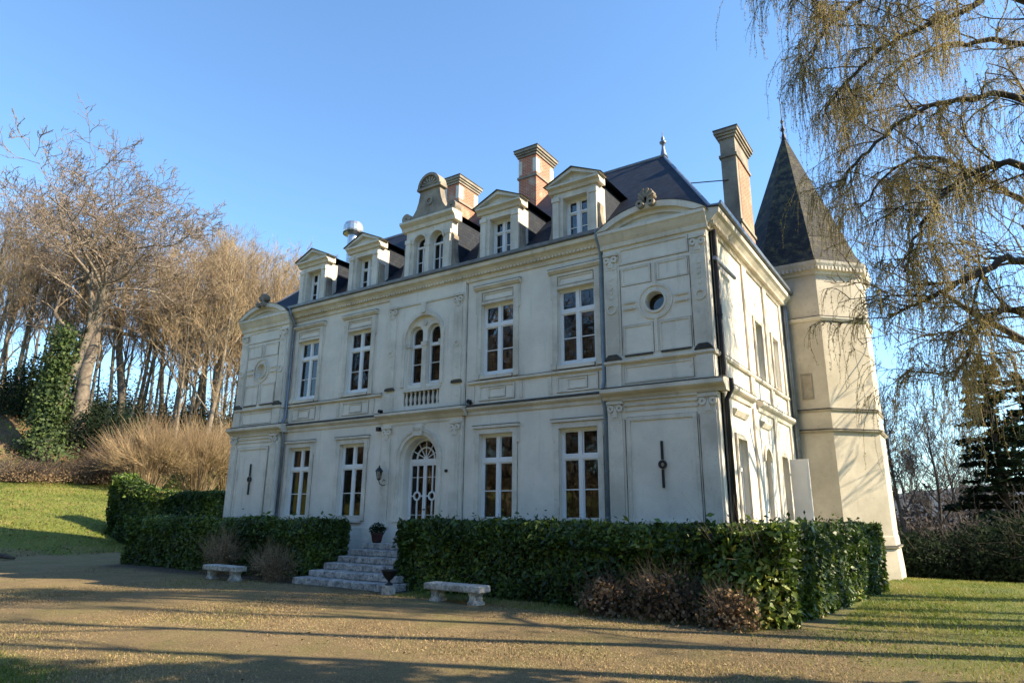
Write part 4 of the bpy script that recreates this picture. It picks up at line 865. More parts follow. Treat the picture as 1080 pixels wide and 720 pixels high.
# ------------------------------------------------------------------ foliage helpers
def bump3(P, f, seed):
    r = np.random.default_rng(seed); o = 0
    for _ in range(6): k = r.normal(size=3)*f; o = o+np.sin(P@k+r.uniform(0, 6.28))
    return o/6
def hedge(name, path, hw_, h, n, size, mk, lab, cat='hedge', bulge=0.20, group=None, seed=3, hfun=None):
    """clipped hedge along a polyline (x,y): leafy shell with bumps over a dark woody core"""
    path = [np.array(p, float) for p in path]; seglen = [np.linalg.norm(b_-a_) for a_, b_ in zip(path, path[1:])]; tot = sum(seglen)
    o_ = empty(name, (path[0][0], path[0][1], ground_z(*path[0])), label=lab, cat=cat, group=group); base = np.array(o_.location)
    Ps, Ns = [], []
    r = np.random.default_rng(seed)
    def add(P, Nn): Ps.append(P); Ns.append(Nn)
    for si, (a_, b_) in enumerate(zip(path, path[1:])):
        L_ = np.linalg.norm(b_-a_); t = (b_-a_)/L_; nn = np.array([t[1], -t[0]]); k = int(n*L_/tot)
        per = 2*h+2*hw_; q = r.random(k)*per; s_ = r.random(k)*(L_+2*hw_)-hw_
        off = np.where(q < h, hw_, np.where(q < h+2*hw_, hw_-(q-h), -hw_)); z_ = np.where(q < h, q, np.where(q < h+2*hw_, h, h-(q-h-2*hw_)))
        nx_ = np.where(q < h, 1.0, np.where(q < h+2*hw_, 0, -1.0)); nz = np.where((q >= h) & (q < h+2*hw_), 1.0, 0.15)
        edge = np.abs(off)/hw_; z_ = np.where((q >= h) & (q < h+2*hw_), h-0.42*edge**3, z_); off = np.where((q >= h) & (q < h+2*hw_), off, off*(1-0.28*(z_/h)**6-0.06*(1-z_/h)))
        P = np.stack([a_[0]+t[0]*s_+nn[0]*off, a_[1]+t[1]*s_+nn[1]*off, z_], 1); add(P, np.stack([nn[0]*nx_, nn[1]*nx_, nz], 1))
        # ends
        for e_, sg in ((0, -1), (L_, 1)):
            if (si > 0 and sg < 0) or (si < len(path)-2 and sg > 0): continue
            k2 = int(n*hw_*2*h/(per*tot)*1.6); off = r.uniform(-hw_, hw_, k2); z_ = r.uniform(0, h, k2); c_ = (a_ if sg < 0 else b_)+t*sg*hw_*0.98
            add(np.stack([c_[0]+nn[0]*off, c_[1]+nn[1]*off, z_], 1), np.tile(np.array([t[0]*sg, t[1]*sg, 0.15]), (k2, 1)))
    P = np.concatenate(Ps); Nn = unit(np.concatenate(Ns)); bb = bump3(P, 1.3, seed)*bulge+bump3(P, 4, seed+1)*bulge*0.6-0.04
    P = P+Nn*(bb[:, None]-r.random(len(P))[:, None]**2*0.28)
    # round the top shoulder
    P[:, 2] = np.maximum(P[:, 2], 0.03)
    P[:, 2] += hill(P[:, 0], P[:, 1])
    if hfun is not None: P[:, 2] = hfun(P)
    sh_ = (r.random(len(P)) < 0.06) & (P[:, 2] > h*0.75)
    P[sh_] += np.array([0, 0, 1.0])*np.abs(r.normal(size=(sh_.sum(), 1)))*0.09+r.normal(size=(sh_.sum(), 3))*0.05
    Nj = unit(Nn+r.normal(size=P.shape)*0.75+np.array([0, 0, 0.25]))
    # a few leggy shoots on top
    tint = np.clip(r.random(len(P))*0.7+bump3(P, 1.2, seed+5)*0.35+0.12, 0, 1)
    sz = size*np.clip(r.lognormal(-0.12, 0.45, len(P)), 0.35, 1.8)
    link('foliage', leaf_mesh('foliage', P-base, Nj, sz, 0.48, tint), M[mk], o_)
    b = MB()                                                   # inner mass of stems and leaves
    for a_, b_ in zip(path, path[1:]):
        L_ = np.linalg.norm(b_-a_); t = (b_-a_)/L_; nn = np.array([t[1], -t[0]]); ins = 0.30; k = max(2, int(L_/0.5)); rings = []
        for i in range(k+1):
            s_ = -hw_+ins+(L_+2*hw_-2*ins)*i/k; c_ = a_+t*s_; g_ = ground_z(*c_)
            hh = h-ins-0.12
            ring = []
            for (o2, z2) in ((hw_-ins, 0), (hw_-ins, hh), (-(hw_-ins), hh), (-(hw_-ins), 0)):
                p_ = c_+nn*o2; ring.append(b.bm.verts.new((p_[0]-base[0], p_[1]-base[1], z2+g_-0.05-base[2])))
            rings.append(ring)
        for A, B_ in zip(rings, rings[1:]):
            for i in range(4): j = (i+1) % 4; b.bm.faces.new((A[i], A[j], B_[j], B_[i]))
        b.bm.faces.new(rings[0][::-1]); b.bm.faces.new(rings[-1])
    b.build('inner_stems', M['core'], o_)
    return o_
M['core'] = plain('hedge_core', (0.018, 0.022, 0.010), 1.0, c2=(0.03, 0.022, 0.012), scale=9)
hedge('laurel_hedge', [(2.35, -1.75), (11.1, -2.1), (11.75, 4.6)], 0.86, 1.82, 100000, 0.125, 'laurel', 'long laurel hedge right of the steps, turning the corner beside the tower', seed=3)
hedge('laurel_hedge', [(-12.2, -1.75), (-2.75, -1.75)], 0.80, 1.80, 52000, 0.115, 'laurel', 'shaded laurel hedge left of the steps, in front of the house', seed=15)
hedge('laurel_hedge', [(-24.2, 3.4), (-19.6, 4.9)], 0.9, 3.1, 30000, 0.17, 'laurel', 'clipped hedge standing alone uphill behind the left hedge', seed=21)
# leafy yellow-green shrub bulging out at the hedge corner
def shrub(name, loc, rad, n, size, mk, lab, cat, stems=None, group=None, seed=1, asp=0.5, smat='broom', nstem=60, skirt=0.5, sides=3):
    o_ = empty(name, loc, label=lab, cat=cat, group=group); r = np.random.default_rng(seed)
    if n:
        dirs = unit(r.normal(size=(n, 3))); dirs[:, 2] = np.abs(dirs[:, 2])*1.0-0.1
        rr = r.random(n)**(1/skirt/3)
        P = dirs*np.array(rad)*(rr*(1+0.25*bump3(dirs*3, 1.5, seed)))[:, None]; P[:, 2] = np.maximum(P[:, 2]+rad[2]*0.08, 0.02)
        link('foliage', leaf_mesh('foliage', P, unit(dirs+r.normal(size=P.shape)*0.7), size*r.uniform(0.6, 1.3, n), asp, np.clip(r.random(n)*0.8+0.3*bump3(P, 2, seed+2)+0.1, 0, 1)), M[mk], o_)
    if nstem:
        paths = []
        for i in range(nstem):
            a = r.uniform(0, 2*pi); q = sqrt(r.random()); tip = np.array([rad[0]*q*cos(a), rad[1]*q*sin(a), rad[2]*(1.05-0.55*q*q)*r.uniform(0.7, 1.05)])
            b0 = np.array([rad[0]*0.25*cos(a)*q, rad[1]*0.25*sin(a)*q, 0]); mid = b0*0.45+tip*0.55+np.array([0, 0, rad[2]*0.15])-np.array([tip[0], tip[1], 0])*0.12
            paths.append((np.array([b0, (b0+mid)/2+r.normal(size=3)*0.02, mid, tip]), np.array([1, 0.8, 0.6, 0.25])*(stems or 0.008)))
            for _ in range(sides):
                f = r.uniform(0.35, 0.9); p0 = mid*(1-f)+tip*f; d_ = (tip-b0)/np.linalg.norm(tip-b0)*0.3*rad[2]+r.normal(size=3)*(0.16 if sides == 3 else 0.11)*rad[2]
                paths.append((np.array([p0, p0+d_*0.5, p0+d_]), np.array([0.5, 0.35, 0.15])*(stems or 0.008)))
        link('stems', tubes_mesh('stems', paths), M[smat], o_)
    return o_
shrub('laurel_bush', (10.95, -2.75, 0), (1.0, 0.62, 1.85), 6500, 0.15, 'bushleaf', 'yellow-green leafy bush bulging from the front corner of the long hedge', 'bush', seed=31, nstem=30, smat='bark')
for i, (x_, y_, s_, lab) in enumerate([(8.3, -3.35, 0.75, 'smaller dried hydrangea, brown heads, left of its twin before the right hedge'), (9.6, -3.40, 1.0, 'biggest dried hydrangea with brown flower heads before the right hedge corner'), (10.9, -3.6, 0.7, 'dried hydrangea clump at the outer corner of the right hedge')]):
    shrub('dried_hydrangea', (x_, y_, 0), (0.90*s_, 0.42, 0.85*s_+0.1), int(1100*s_), 0.08, 'drybrown', lab, 'shrub', seed=40+i, asp=0.9, nstem=70, smat='darktwig', group='dried hydrangeas along the hedges', skirt=0.9, stems=0.007)
shrub('dried_hydrangea', (-2.85, -3.1, 0), (0.95, 0.55, 0.95), 1900, 0.06, 'drybrown', 'greyish dried shrub between the left bench and the steps', 'shrub', seed=47, nstem=110, smat='twig', skirt=0.9)
shrub('dried_hydrangea', (-5.9, -2.85, 0), (1.0, 0.5, 1.25), 1500, 0.06, 'drybrown', 'tall greyish dried shrub behind the left stone bench', 'shrub', seed=48, nstem=120, smat='twig', skirt=0.9)
# potted shrub on the top step
pt = empty('potted_shrub', (-1.12, -0.55, 1.082), label='dark red pot with an evergreen shrub on the top step', cat='potted plant')
b = MB(); b.lathe([(0.15, 0), (0.18, 0.05), (0.22, 0.28), (0.25, 0.30), (0.25, 0.35), (0.21, 0.35), (0.2, 0.30)], 0, 0, 18); b.build('pot', M['terracotta'], pt, smooth=True)
r = np.random.default_rng(5); dd_ = unit(r.normal(size=(900, 3))); link('foliage', leaf_mesh('foliage', dd_*np.array([0.34, 0.32, 0.26])*(r.random((900, 1))**0.33)+np.array([0, 0, 0.48]), unit(dd_+r.normal(size=dd_.shape)*0.5), 0.07, 0.5), M['darkleaf'], pt); pt.scale = (0.85, 0.85, 0.85)

# ------------------------------------------------------------------ bare trees
def rot_dir(d, ang, r):
    a = r.normal(size=3); a -= d*np.dot(a, d); a /= np.linalg.norm(a)+1e-9
    return d*cos(ang)+a*sin(ang)
def grow_tree(seed, height, trunk_r, spread=0.9, levels=4, fork=0.35, lean=(0, 0), kids=(7, 6, 5, 5), crook=0.16, upw=0.10, lens=(0.42, 0.55, 0.55, 0.5), minr=0.012, straight=False):
    r = np.random.default_rng(seed); limbs, twigs = [], []
    def branch(p, d, length, rad, lev):
        n = 7 if lev < 2 else (5 if lev == 2 else 4); pts = [p]; dirs = [d]; step = length/n
        ck = crook*(1.0 if lev else 0.35)*(0.4 if (straight and lev == 0) else 1)
        for i in range(n):
            d = d+r.normal(size=3)*ck+np.array([0, 0, upw if lev else 0.08]); d /= np.linalg.norm(d); p = p+d*step; pts.append(p); dirs.append(d)
        tap = 0.32 if lev == 0 else 0.3
        R_ = rad*(1-(1-tap)*np.linspace(0, 1, n+1))
        if lev == 0: R_[0] *= 1.35
        (limbs if lev <= (1 if levels > 3 else 1) else twigs).append((np.array(pts), np.maximum(R_, minr*0.6)))
        if lev >= levels: return
        k = kids[lev]
        for j in range(k):
            f = (fork+(1-fork)*(j+r.random()*0.8)/k) if lev == 0 else (0.2+0.8*(j+r.random())/k); f = min(f, 0.999)
            i = int(f*n); q = f*n-i; pp = pts[i]*(1-q)+pts[i+1]*q; ang = r.uniform(0.45, 1.0)*spread*(0.8 if lev == 0 and f > 0.8 else 1)
            nd_ = rot_dir(dirs[i], ang, r); 
            if nd_[2] < -0.15: nd_[2] *= -0.4
            rr = rad*(1-(1-tap)*f)*r.uniform(0.42, 0.62); ll = length*lens[lev]*(1.15-0.45*f if lev else 1.1-0.25*f)*r.uniform(0.75, 1.2)
            branch(pp, nd_/np.linalg.norm(nd_), ll, max(rr, minr), lev+1)
    d0 = np.array([lean[0], lean[1], 1.0]); d0 /= np.linalg.norm(d0)
    branch(np.zeros(3), d0, height*0.78, trunk_r, 0)
    return tubes_mesh('trunk', limbs, 6), tubes_mesh('crown', twigs, 3)
def smooth(me_):
    for p in me_.polygons: p.use_smooth = True
def place_tree(name, meshes, loc, rz, sc, lab, cat, group, mats, gparts=()):
    o_ = empty(name, loc, rz, label=lab, cat=cat, group=group); o_.scale = (sc, sc, sc)
    for nm, me_, m_ in zip(('trunk', 'crown'), meshes, mats):
        if not me_.materials: me_.materials.append(m_)
        c_ = bpy.data.objects.new(nm, me_); COL.objects.link(c_); c_.parent = o_
    return o_
BT = (M['bark'], M['twig'])
M['oakbark'] = plain('oak_bark', (0.20, 0.165, 0.125), 0.9, c2=(0.09, 0.07, 0.055), scale=3, bump=0.5, bscale=10)
M['oaktwig'] = plain('oak_twigs', (0.26, 0.20, 0.145), 0.85, c2=(0.14, 0.105, 0.08), scale=0.5)
OT = (M['oakbark'], M['oaktwig'])
def on_ground(px, D):
    """spot on the terrain below photo column px at distance D"""
    p = ray(px, 540, D); return Vector((p.x, p.y, ground_z(p.x, p.y)))
# two tall oaks on the bank
oak1 = grow_tree(104, 18.5, 0.46, spread=1.15, levels=5, kids=(8, 6, 6, 4, 3), fork=0.40, crook=0.30, lens=(0.50, 0.6, 0.6, 0.55, 0.55), lean=(0.05, 0), minr=0.020, upw=0.05)
oak2 = grow_tree(117, 17.0, 0.40, spread=1.15, levels=5, kids=(8, 6, 6, 4, 3), fork=0.42, crook=0.30, lens=(0.50, 0.6, 0.6, 0.55, 0.55), minr=0.020, upw=0.05)
for me_ in (oak1[0], oak2[0]): smooth(me_)
p1 = on_ground(66, 66); p2 = on_ground(30, 62)
place_tree('oak_tree', oak1, p1, 2.4, 1.46, 'tallest bare oak on the bank, crooked limbs over a stout trunk', 'tree', None, OT)
place_tree('oak_tree', oak2, p2, 0.6, 1.48, 'bare oak at the left edge with ivy wrapped trunk', 'tree', None, OT)
oak3 = grow_tree(133, 17.5, 0.34, spread=1.1, levels=5, kids=(7, 6, 6, 4, 3), fork=0.45, crook=0.30, lens=(0.50, 0.6, 0.6, 0.55, 0.55), lean=(0.1, 0), minr=0.018, upw=0.06)
place_tree('oak_tree', oak3, on_ground(112, 72), 1.3, 1.30, 'bare oak standing just right of the tallest one', 'tree', None, OT)
# ivy mass on the left oak
iv = empty('ivy_column', p2+Vector((0.1, -0.1, 0)), label='bright green ivy mass climbing the oak trunks at the left', cat='ivy')
r = np.random.default_rng(8); n = 8500; z_ = r.random(n)**1.1*8.0; a = r.random(n)*2*pi
z_ = z_*1.25; rad = (2.0*np.exp(-z_/1.8)+0.35)*(1+0.45*np.sin(z_*1.7+a*2)+0.3*np.sin(z_*3.1-a*3+1))*np.sqrt(r.random(n)*0.9+0.1)
P = np.stack([rad*np.cos(a)+0.10*z_, rad*np.sin(a), z_], 1)+r.normal(size=(n, 3))*np.array([0.45, 0.45, 0.3]); Nn = unit(np.stack([np.cos(a), np.sin(a), r.random(n)*0.8], 1)+r.normal(size=(n, 3))*0.4)
link('foliage', leaf_mesh('foliage', P, Nn, 0.24*r.uniform(0.5, 1.3, n), 0.8, np.clip(r.random(n)*0.8+0.25*bump3(P, 1.5, 3), 0, 1)), M['ivy'], iv)
# the wood behind: slimmer trees, five models copied
protos = [grow_tree(200+i, 15, 0.10+0.025*i, spread=0.75, levels=4, kids=(12, 6, 5, 4), fork=0.32, crook=0.16, lens=(0.32, 0.6, 0.6, 0.55), upw=0.12, minr=0.011, straight=True, lean=(0.05*(i-2), 0)) for i in range(5)]
for a_, b_ in protos: smooth(a_)
r = random.Random(4); spots = []
for i in range(72):
    px = (-60+400*((i*0.618) % 1.0)) if i < 54 else 150+11*(i-54)+r.uniform(-6, 6); D = 67+(i % 8)*3.6+r.uniform(-1, 1)
    spots.append((px, D))
WL = 'slender bare tree among the sunlit wood on the bank'
for i, (px, D) in enumerate(spots):
    q = on_ground(px, D); sc = r.uniform(0.9, 1.15)*(1.32 if px > 150 else 1.2)
    if px > 180: sc *= 1.10
    place_tree('bare_tree', protos[i % 5], q, r.uniform(0, 6.28), sc, WL, 'tree', 'bare trees of the wood on the bank', BT)
r_b = np.random.default_rng(71)
# tan brushy shrubs on the bank
brush = [(150, 58, 3.2, 4.6, 'tall pale dry bush left of the house'), (205, 60, 3.6, 5.0, 'widest pale dry bush beside the house corner'), (238, 64, 3.2, 5.0, 'pale dry bush nearest the corner pilaster of the house'), (118, 62, 2.5, 3.6, 'small dry bush left of the tall pale bush'), (45, 59, 2.6, 1.4, 'low brown bush above the grass at the left'), (88, 60, 2.2, 1.7, 'low dry bush at the top of the grass near the centre of the bank'), (8, 57, 2.8, 1.4, 'low brown bush at the left edge of the photo')]
for i, (px, D, w_, h_, lab) in enumerate(brush):
    q = on_ground(px, D); shrub('dry_bush', q, (w_, w_, h_), 900 if i < 3 else 2600, 0.12, 'scrub' if i < 3 else 'drybrown', lab, 'bush', seed=60+i, smat='broom' if i < 3 else 'darktwig', nstem=170 if i < 3 else 160, sides=12 if i < 3 else 3, stems=0.026, group='dry bushes on the bank', skirt=0.8)
n2 = 2600; xx = r_b.uniform(-52, -40.5, n2); yy = r_b.uniform(-12, 16, n2); k2 = vnoise(xx, yy, 0.7, 31) > -0.15; xx, yy = xx[k2], yy[k2]; n2 = len(xx); rep_ = 16
tl = 1.5*np.clip(vnoise(xx, yy, 0.9, 33)+0.45, 0.15, 1.2)
Pu = np.repeat(np.stack([xx, yy, hill(xx, yy)], 1), rep_, 0)+np.stack([r_b.normal(size=n2*rep_)*0.3, r_b.normal(size=n2*rep_)*0.3, np.repeat(tl, rep_)*r_b.random(n2*rep_)], 1)
tag(link('brambles', leaf_mesh('brambles', Pu, unit(r_b.normal(size=Pu.shape)), 0.15*r_b.uniform(0.4, 1.5, len(Pu)), 0.4), leafmat('bramble_leaves', [(0, (0.06, 0.035, 0.02)), (0.45, (0.20, 0.11, 0.06)), (0.7, (0.10, 0.13, 0.03)), (1, (0.34, 0.23, 0.13))], 0.8, 0.2)), 'rusty brambles and ground ivy on the bank above the grass', 'brambles', kind='stuff')
# dark evergreen bushes under the trees
for i, (px, D, w_, h_, lab) in enumerate([(95, 66, 4.0, 4.6, 'dark evergreen bush beneath the tallest oak'), (190, 72, 4.0, 4.4, 'dark evergreen bush deep in the wood behind the pale bushes'), (15, 68, 3.4, 5.6, 'dark evergreen bush behind the ivy at the left edge')]):
    q = on_ground(px, D); shrub('evergreen_bush', q, (w_, w_, h_), 9000, 0.28, 'darkleaf', lab, 'bush', seed=80+i, nstem=0, group='dark evergreen bushes on the bank')
# undergrowth carpet on the bank (uncountable)
r_ = np.random.default_rng(12); n = 26000; x_ = r_.uniform(-80, -40, n); y_ = r_.uniform(-14, 45, n); h0 = hill(x_, y_); ok = (h0 > 4.6); x_, y_, h0 = x_[ok], y_[ok], h0[ok]; n = len(x_)
ln_ = r_.uniform(0.2, 0.9, n); dx = r_.normal(size=n)*0.3; dy = r_.normal(size=n)*0.3
V = np.stack([np.stack([x_-0.012, y_, h0-0.3], 1), np.stack([x_+0.022, y_+0.01, h0-0.3], 1), np.stack([x_+dx, y_+dy, h0+ln_], 1)], 1).reshape(-1, 3)
n2 = 8200; xx = r_.uniform(-95, -50, n2); yy = r_.uniform(-10, 60, n2); hh2 = hill(xx, yy)
tl = r_.uniform(0.5, 6.0, n2)*np.clip((-xx-46)/12, 0.15, 1)*(0.6+0.6*np.clip(vnoise(xx, yy, 0.5, 21)+0.5, 0, 1)); rep_ = 14
Pu = np.repeat(np.stack([xx, yy, hh2], 1), rep_, 0)+np.stack([r_.normal(size=n2*rep_)*0.6, r_.normal(size=n2*rep_)*0.6, np.repeat(tl, rep_)*r_.random(n2*rep_)], 1)
tag(link('thicket', leaf_mesh('thicket', Pu, unit(r_.normal(size=Pu.shape)), 0.28*r_.uniform(0.5, 1.4, len(Pu)), 0.45), leafmat('thicket_leaves', [(0, (0.05, 0.05, 0.02)), (0.5, (0.14, 0.11, 0.05)), (0.8, (0.10, 0.13, 0.03)), (1, (0.26, 0.21, 0.10))], 0.8, 0.2)), 'olive and brown thicket between the trunks of the wood', 'thicket', kind='stuff')
tag(link('undergrowth', np_mesh('undergrowth', V, np.arange(3*n).reshape(-1, 3), r_.random(n)), M['scrub']), 'dry brown bramble and bracken covering the wooded bank', 'undergrowth', kind='stuff')

# ------------------------------------------------------------------ right-hand background
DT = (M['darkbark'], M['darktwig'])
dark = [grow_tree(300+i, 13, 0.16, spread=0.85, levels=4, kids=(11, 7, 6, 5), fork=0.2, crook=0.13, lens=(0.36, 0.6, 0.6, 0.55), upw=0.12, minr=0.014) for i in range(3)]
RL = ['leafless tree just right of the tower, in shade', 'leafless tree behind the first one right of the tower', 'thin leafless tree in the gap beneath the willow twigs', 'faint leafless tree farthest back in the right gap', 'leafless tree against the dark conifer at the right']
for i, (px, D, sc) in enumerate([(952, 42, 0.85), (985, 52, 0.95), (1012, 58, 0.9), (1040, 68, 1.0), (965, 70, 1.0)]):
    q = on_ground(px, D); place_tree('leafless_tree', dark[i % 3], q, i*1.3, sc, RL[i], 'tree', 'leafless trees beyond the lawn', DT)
# conifers
def conifer(px, D, h, w_, lab, seed, at=None):
    q = on_ground(px, D) if at is None else Vector(at); o_ = empty('conifer', q, label=lab, cat='tree'); r = np.random.default_rng(seed)
    b = MB(); b.tube([(0, 0, -0.3), (0.1, 0, h*0.5), (0, 0.1, h)], [0.28, 0.16, 0.03], 8); b.build('trunk', M['darkbark'], o_)
    Ps, Nn = [], []; paths = []
    z0 = h*0.08
    while z0 < h*0.98:
        f = 1-(z0/h); 
        for k in range(6):
            a = r.uniform(0, 2*pi); L_ = w_*(f**0.75)*r.uniform(0.65, 1.1)+0.2; m_ = int(60*L_)+10; t = r.random(m_)**0.7
            droop = -0.12*L_*t**2+0.10*t*L_
            px_ = L_*t; lat = r.normal(size=m_)*0.16*L_*(0.3+t*0.7)
            P = np.stack([px_*cos(a)-lat*sin(a), px_*sin(a)+lat*cos(a), z0+droop+r.normal(size=m_)*0.08], 1); Ps.append(P)
            Nn.append(unit(np.stack([r.normal(size=m_)*0.4, r.normal(size=m_)*0.4, np.ones(m_)], 1)))
            paths.append((np.array([[0, 0, z0], [L_*0.5*cos(a), L_*0.5*sin(a), z0+0.03*L_], [L_*cos(a), L_*sin(a), z0-0.02*L_]]), np.array([0.05, 0.03, 0.01])))
        z0 += h*0.035
    P = np.concatenate(Ps); link('crown', leaf_mesh('crown', P, np.concatenate(Nn), 0.36, 0.35), M['darkleaf'], o_); link('branches', tubes_mesh('branches', paths), M['darkbark'], o_)
conifer(1062, 44, 12.5, 3.2, 'tall dark conifer at the right edge beyond the lawn', 5)
conifer(1100, 50, 13.0, 3.6, 'second dark conifer just cut by the right edge of the photo', 6)
rb = [(950, 31, 2.0, 2.2, 'dark bush beside the tower foot'), (985, 33, 2.4, 2.4, 'dark bush in the middle of the row beyond the lawn'), (1022, 35, 2.6, 2.6, 'broad dark bush beyond the lawn beneath the leafless trees'), (1060, 32, 2.6, 2.9, 'tallest dark bush in the row, near the right edge'), (1095, 30, 2.5, 2.8, 'dark bush cut by the right edge of the photo')]
for i, (px, D, w_, h_, lab) in enumerate(rb):
    q = on_ground(px, D); shrub('shade_bush', q-Vector((0, 0, 0.2)), (w_, w_*0.8, h_), 9500, 0.17, 'darkleaf', lab, 'bush', seed=90+i, nstem=25, smat='darktwig', stems=0.015, group='dark bushes beyond the lawn')
r_ = np.random.default_rng(33)
bw = []
for i in range(60):
    px = 925+190*((i*0.618) % 1); D = 60+25*r_.random(); q = on_ground(px, D); bw.append((q, 3.0+2.5*r_.random()))
n = 400; Ps = []
for q, s_ in bw:
    d_ = unit(r_.normal(size=(n, 3))); Ps.append(d_*np.array([3.2, 3.2, s_])*(r_.random((n, 1))**0.4)+np.array(q)+np.array([0, 0, s_*0.5]))
P = np.concatenate(Ps); tag(link('woodland', leaf_mesh('woodland', P, unit(r_.normal(size=P.shape)), 0.45, 0.5), leafmat('far_brown_wood', [(0, (0.025, 0.020, 0.018)), (1, (0.075, 0.058, 0.05))], 0.9, 0)), 'brown wood filling the valley beyond the right lawn', 'woodland', kind='stuff')

# ------------------------------------------------------------------ the willow (trunk out of frame to the right, crown over the tower)
wl = empty('weeping_tree', (20.5, 2.0, 0), label='large weeping tree hanging golden twigs over the tower from the upper right', cat='tree')
base = np.array([20.5, 2.0, 0.0]); r = np.random.default_rng(77)
limbs = [(np.array([[20.5, 2, -0.2], [20.45, 2, 3], [20.3, 1.9, 6], [20.4, 2.1, 9], [20.6, 2.2, 12.5], [20.5, 2.3, 15.5]])-base, np.array([0.48, 0.38, 0.33, 0.27, 0.17, 0.07]))]
limbspec = [(10.5, [(1085, 0, 18.0), (1010, 15, 17), (940, 45, 16.3), (895, 85, 16), (868, 120, 15.7)]),
 (9.0, [(1090, 110, 18.5), (1020, 105, 17.8), (960, 122, 17.2), (910, 165, 16.8), (885, 200, 16.6)]),
 (12.5, [(1060, -60, 18), (990, -50, 16.8), (930, -15, 16), (878, 25, 15.4), (845, 70, 15)]),
 (7.5, [(1090, 275, 17), (1040, 285, 16.5), (1000, 305, 16.2), (965, 322, 16), (938, 332, 16)]),
 (8.5, [(1095, 180, 17), (1040, 178, 16.8), (995, 205, 16.5), (965, 250, 16.4), (955, 285, 16.3)]),
 (8.0, [(1090, 215, 20.5), (1040, 190, 20), (985, 165, 19.6), (940, 180, 19.2), (905, 225, 19)]),
 (13.5, [(1040, -110, 17), (960, -110, 15.6), (900, -80, 14.8), (860, -30, 14.4), (832, 5, 14.2)]),
 (11.5, [(1080, 50, 21), (1020, 45, 20.5), (965, 60, 20), (925, 95, 19.8), (900, 130, 19.6)]),
 (7.0, [(1085, 330, 18.5), (1060, 325, 18), (1035, 345, 17.6), (1015, 380, 17.4), (1005, 400, 17.3)])]
main = []
for z0, pts in limbspec:
    P = [np.array([20.45, 2.0, z0-1.5])]+[np.array(ray(*q)) for q in pts]; P = np.array(P)
    # resample smooth (Catmull-Rom)
    Q = []
    E = np.vstack([2*P[0]-P[1], P, 2*P[-1]-P[-2]])
    for i in range(1, len(E)-2):
        for t in np.linspace(0, 1, 6, endpoint=False):
            p0, p1_, p2_, p3 = E[i-1], E[i], E[i+1], E[i+2]; Q.append(0.5*((2*p1_)+(-p0+p2_)*t+(2*p0-5*p1_+4*p2_-p3)*t*t+(-p0+3*p1_-3*p2_+p3)*t**3))
    Q.append(P[-1]); Q = np.array(Q)-base; Q += r.normal(size=Q.shape)*0.03; main.append((Q, 0.095))
for k in range(5):                                             # the rest of the crown, away from the picture
    a = -0.2+k*0.35; d = np.array([cos(a), sin(a), 0]); 
    L_ = r.uniform(5, 7.5); z0 = r.uniform(6.5, 12.5); t = np.linspace(0, 1, 16)[:, None]
    Q = np.array([0, 0, z0-1.0])+d*L_*t+np.array([0, 0, 1])*(3.2*t-3.6*t*t)*1.2+np.cumsum(r.normal(size=(16, 3))*0.07, 0); main.append((Q, 0.12))
sec, strands, budsP, budsA = [], [], [], []
def strand(p, L_, out):
    n = max(4, int(L_/0.22)); pts = [p]; d = out*0.8+np.array([0, 0, 0.1])+r.normal(size=3)*0.3
    for i in range(n):
        d = d*0.62+np.array([0, 0, -0.42])+r.normal(size=3)*0.10; nn_ = d/np.linalg.norm(d); pts.append(pts[-1]+nn_*L_/n)
    P = np.array(pts); strands.append((P, np.linspace(0.0065, 0.003, len(P))))
    m_ = int(L_*24); f = r.random(m_)*(len(P)-1.001); i = f.astype(int); q = (f-i)[:, None]
    budsP.append(P[i]*(1-q)+P[i+1]*q+r.normal(size=(m_, 3))*0.022); budsA.append(unit(P[i+1]-P[i]))
def secondary(p, d, L_, rad, lev):
    n = 7; pts = [p]; 
    for i in range(n):
        d = d+r.normal(size=3)*0.17+np.array([0, 0, -0.07 if i > 2 else 0.03]); d /= np.linalg.norm(d); pts.append(pts[-1]+d*L_/n)
    P = np.array(pts); sec.append((P, np.linspace(rad, rad*0.3, n+1)))
    out = P[-1]-P[0]; out /= np.linalg.norm(out)
    if lev == 0:
        for j in range(4):
            i = r.integers(1, n); dd = rot_dir(out, r.uniform(0.4, 1.0), r); secondary(P[i], dd, L_*r.uniform(0.4, 0.65), rad*0.5, 1)
    for j in range(8 if lev == 0 else 8) if NEAR else range(3):
        f = r.random()*(n-0.01); i = int(f); strand(P[i], min(1.6 if LOW else 2.0, r.exponential(0.3 if LOW else 0.6)+0.35), out)
NEAR = True
for li, (Q, rad) in enumerate(main):
    near = NEAR = li < len(limbspec); LOW = li == 3; n = len(Q); limbs.append((Q, np.linspace(rad, 0.022, n)))
    K_ = (11 if LOW else 20) if near else 7
    for j in range(K_):
        i = int(n*(0.16+0.82*(j+r.random())/K_)); i = min(i, n-2); t = Q[i+1]-Q[i]; t /= np.linalg.norm(t)
        dd = rot_dir(t, r.uniform(0.45, 1.15), r); dd[2] = dd[2]*0.6+0.12
        f = i/n; secondary(Q[i], dd/np.linalg.norm(dd), r.uniform(1.0, 2.3)*(1.15-0.5*f), 0.03*(1.2-f*0.7), 0)
    for j in range((4 if LOW else 12) if near else 3): strand(Q[int(n*0.6)+int(r.random()*n*0.39)], r.uniform(0.6, 2.2), t)
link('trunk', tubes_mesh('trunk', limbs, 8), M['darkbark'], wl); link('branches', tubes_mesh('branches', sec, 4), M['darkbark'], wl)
cr = link('twigs', tubes_mesh('twigs', strands, 3), M['strand'], wl)
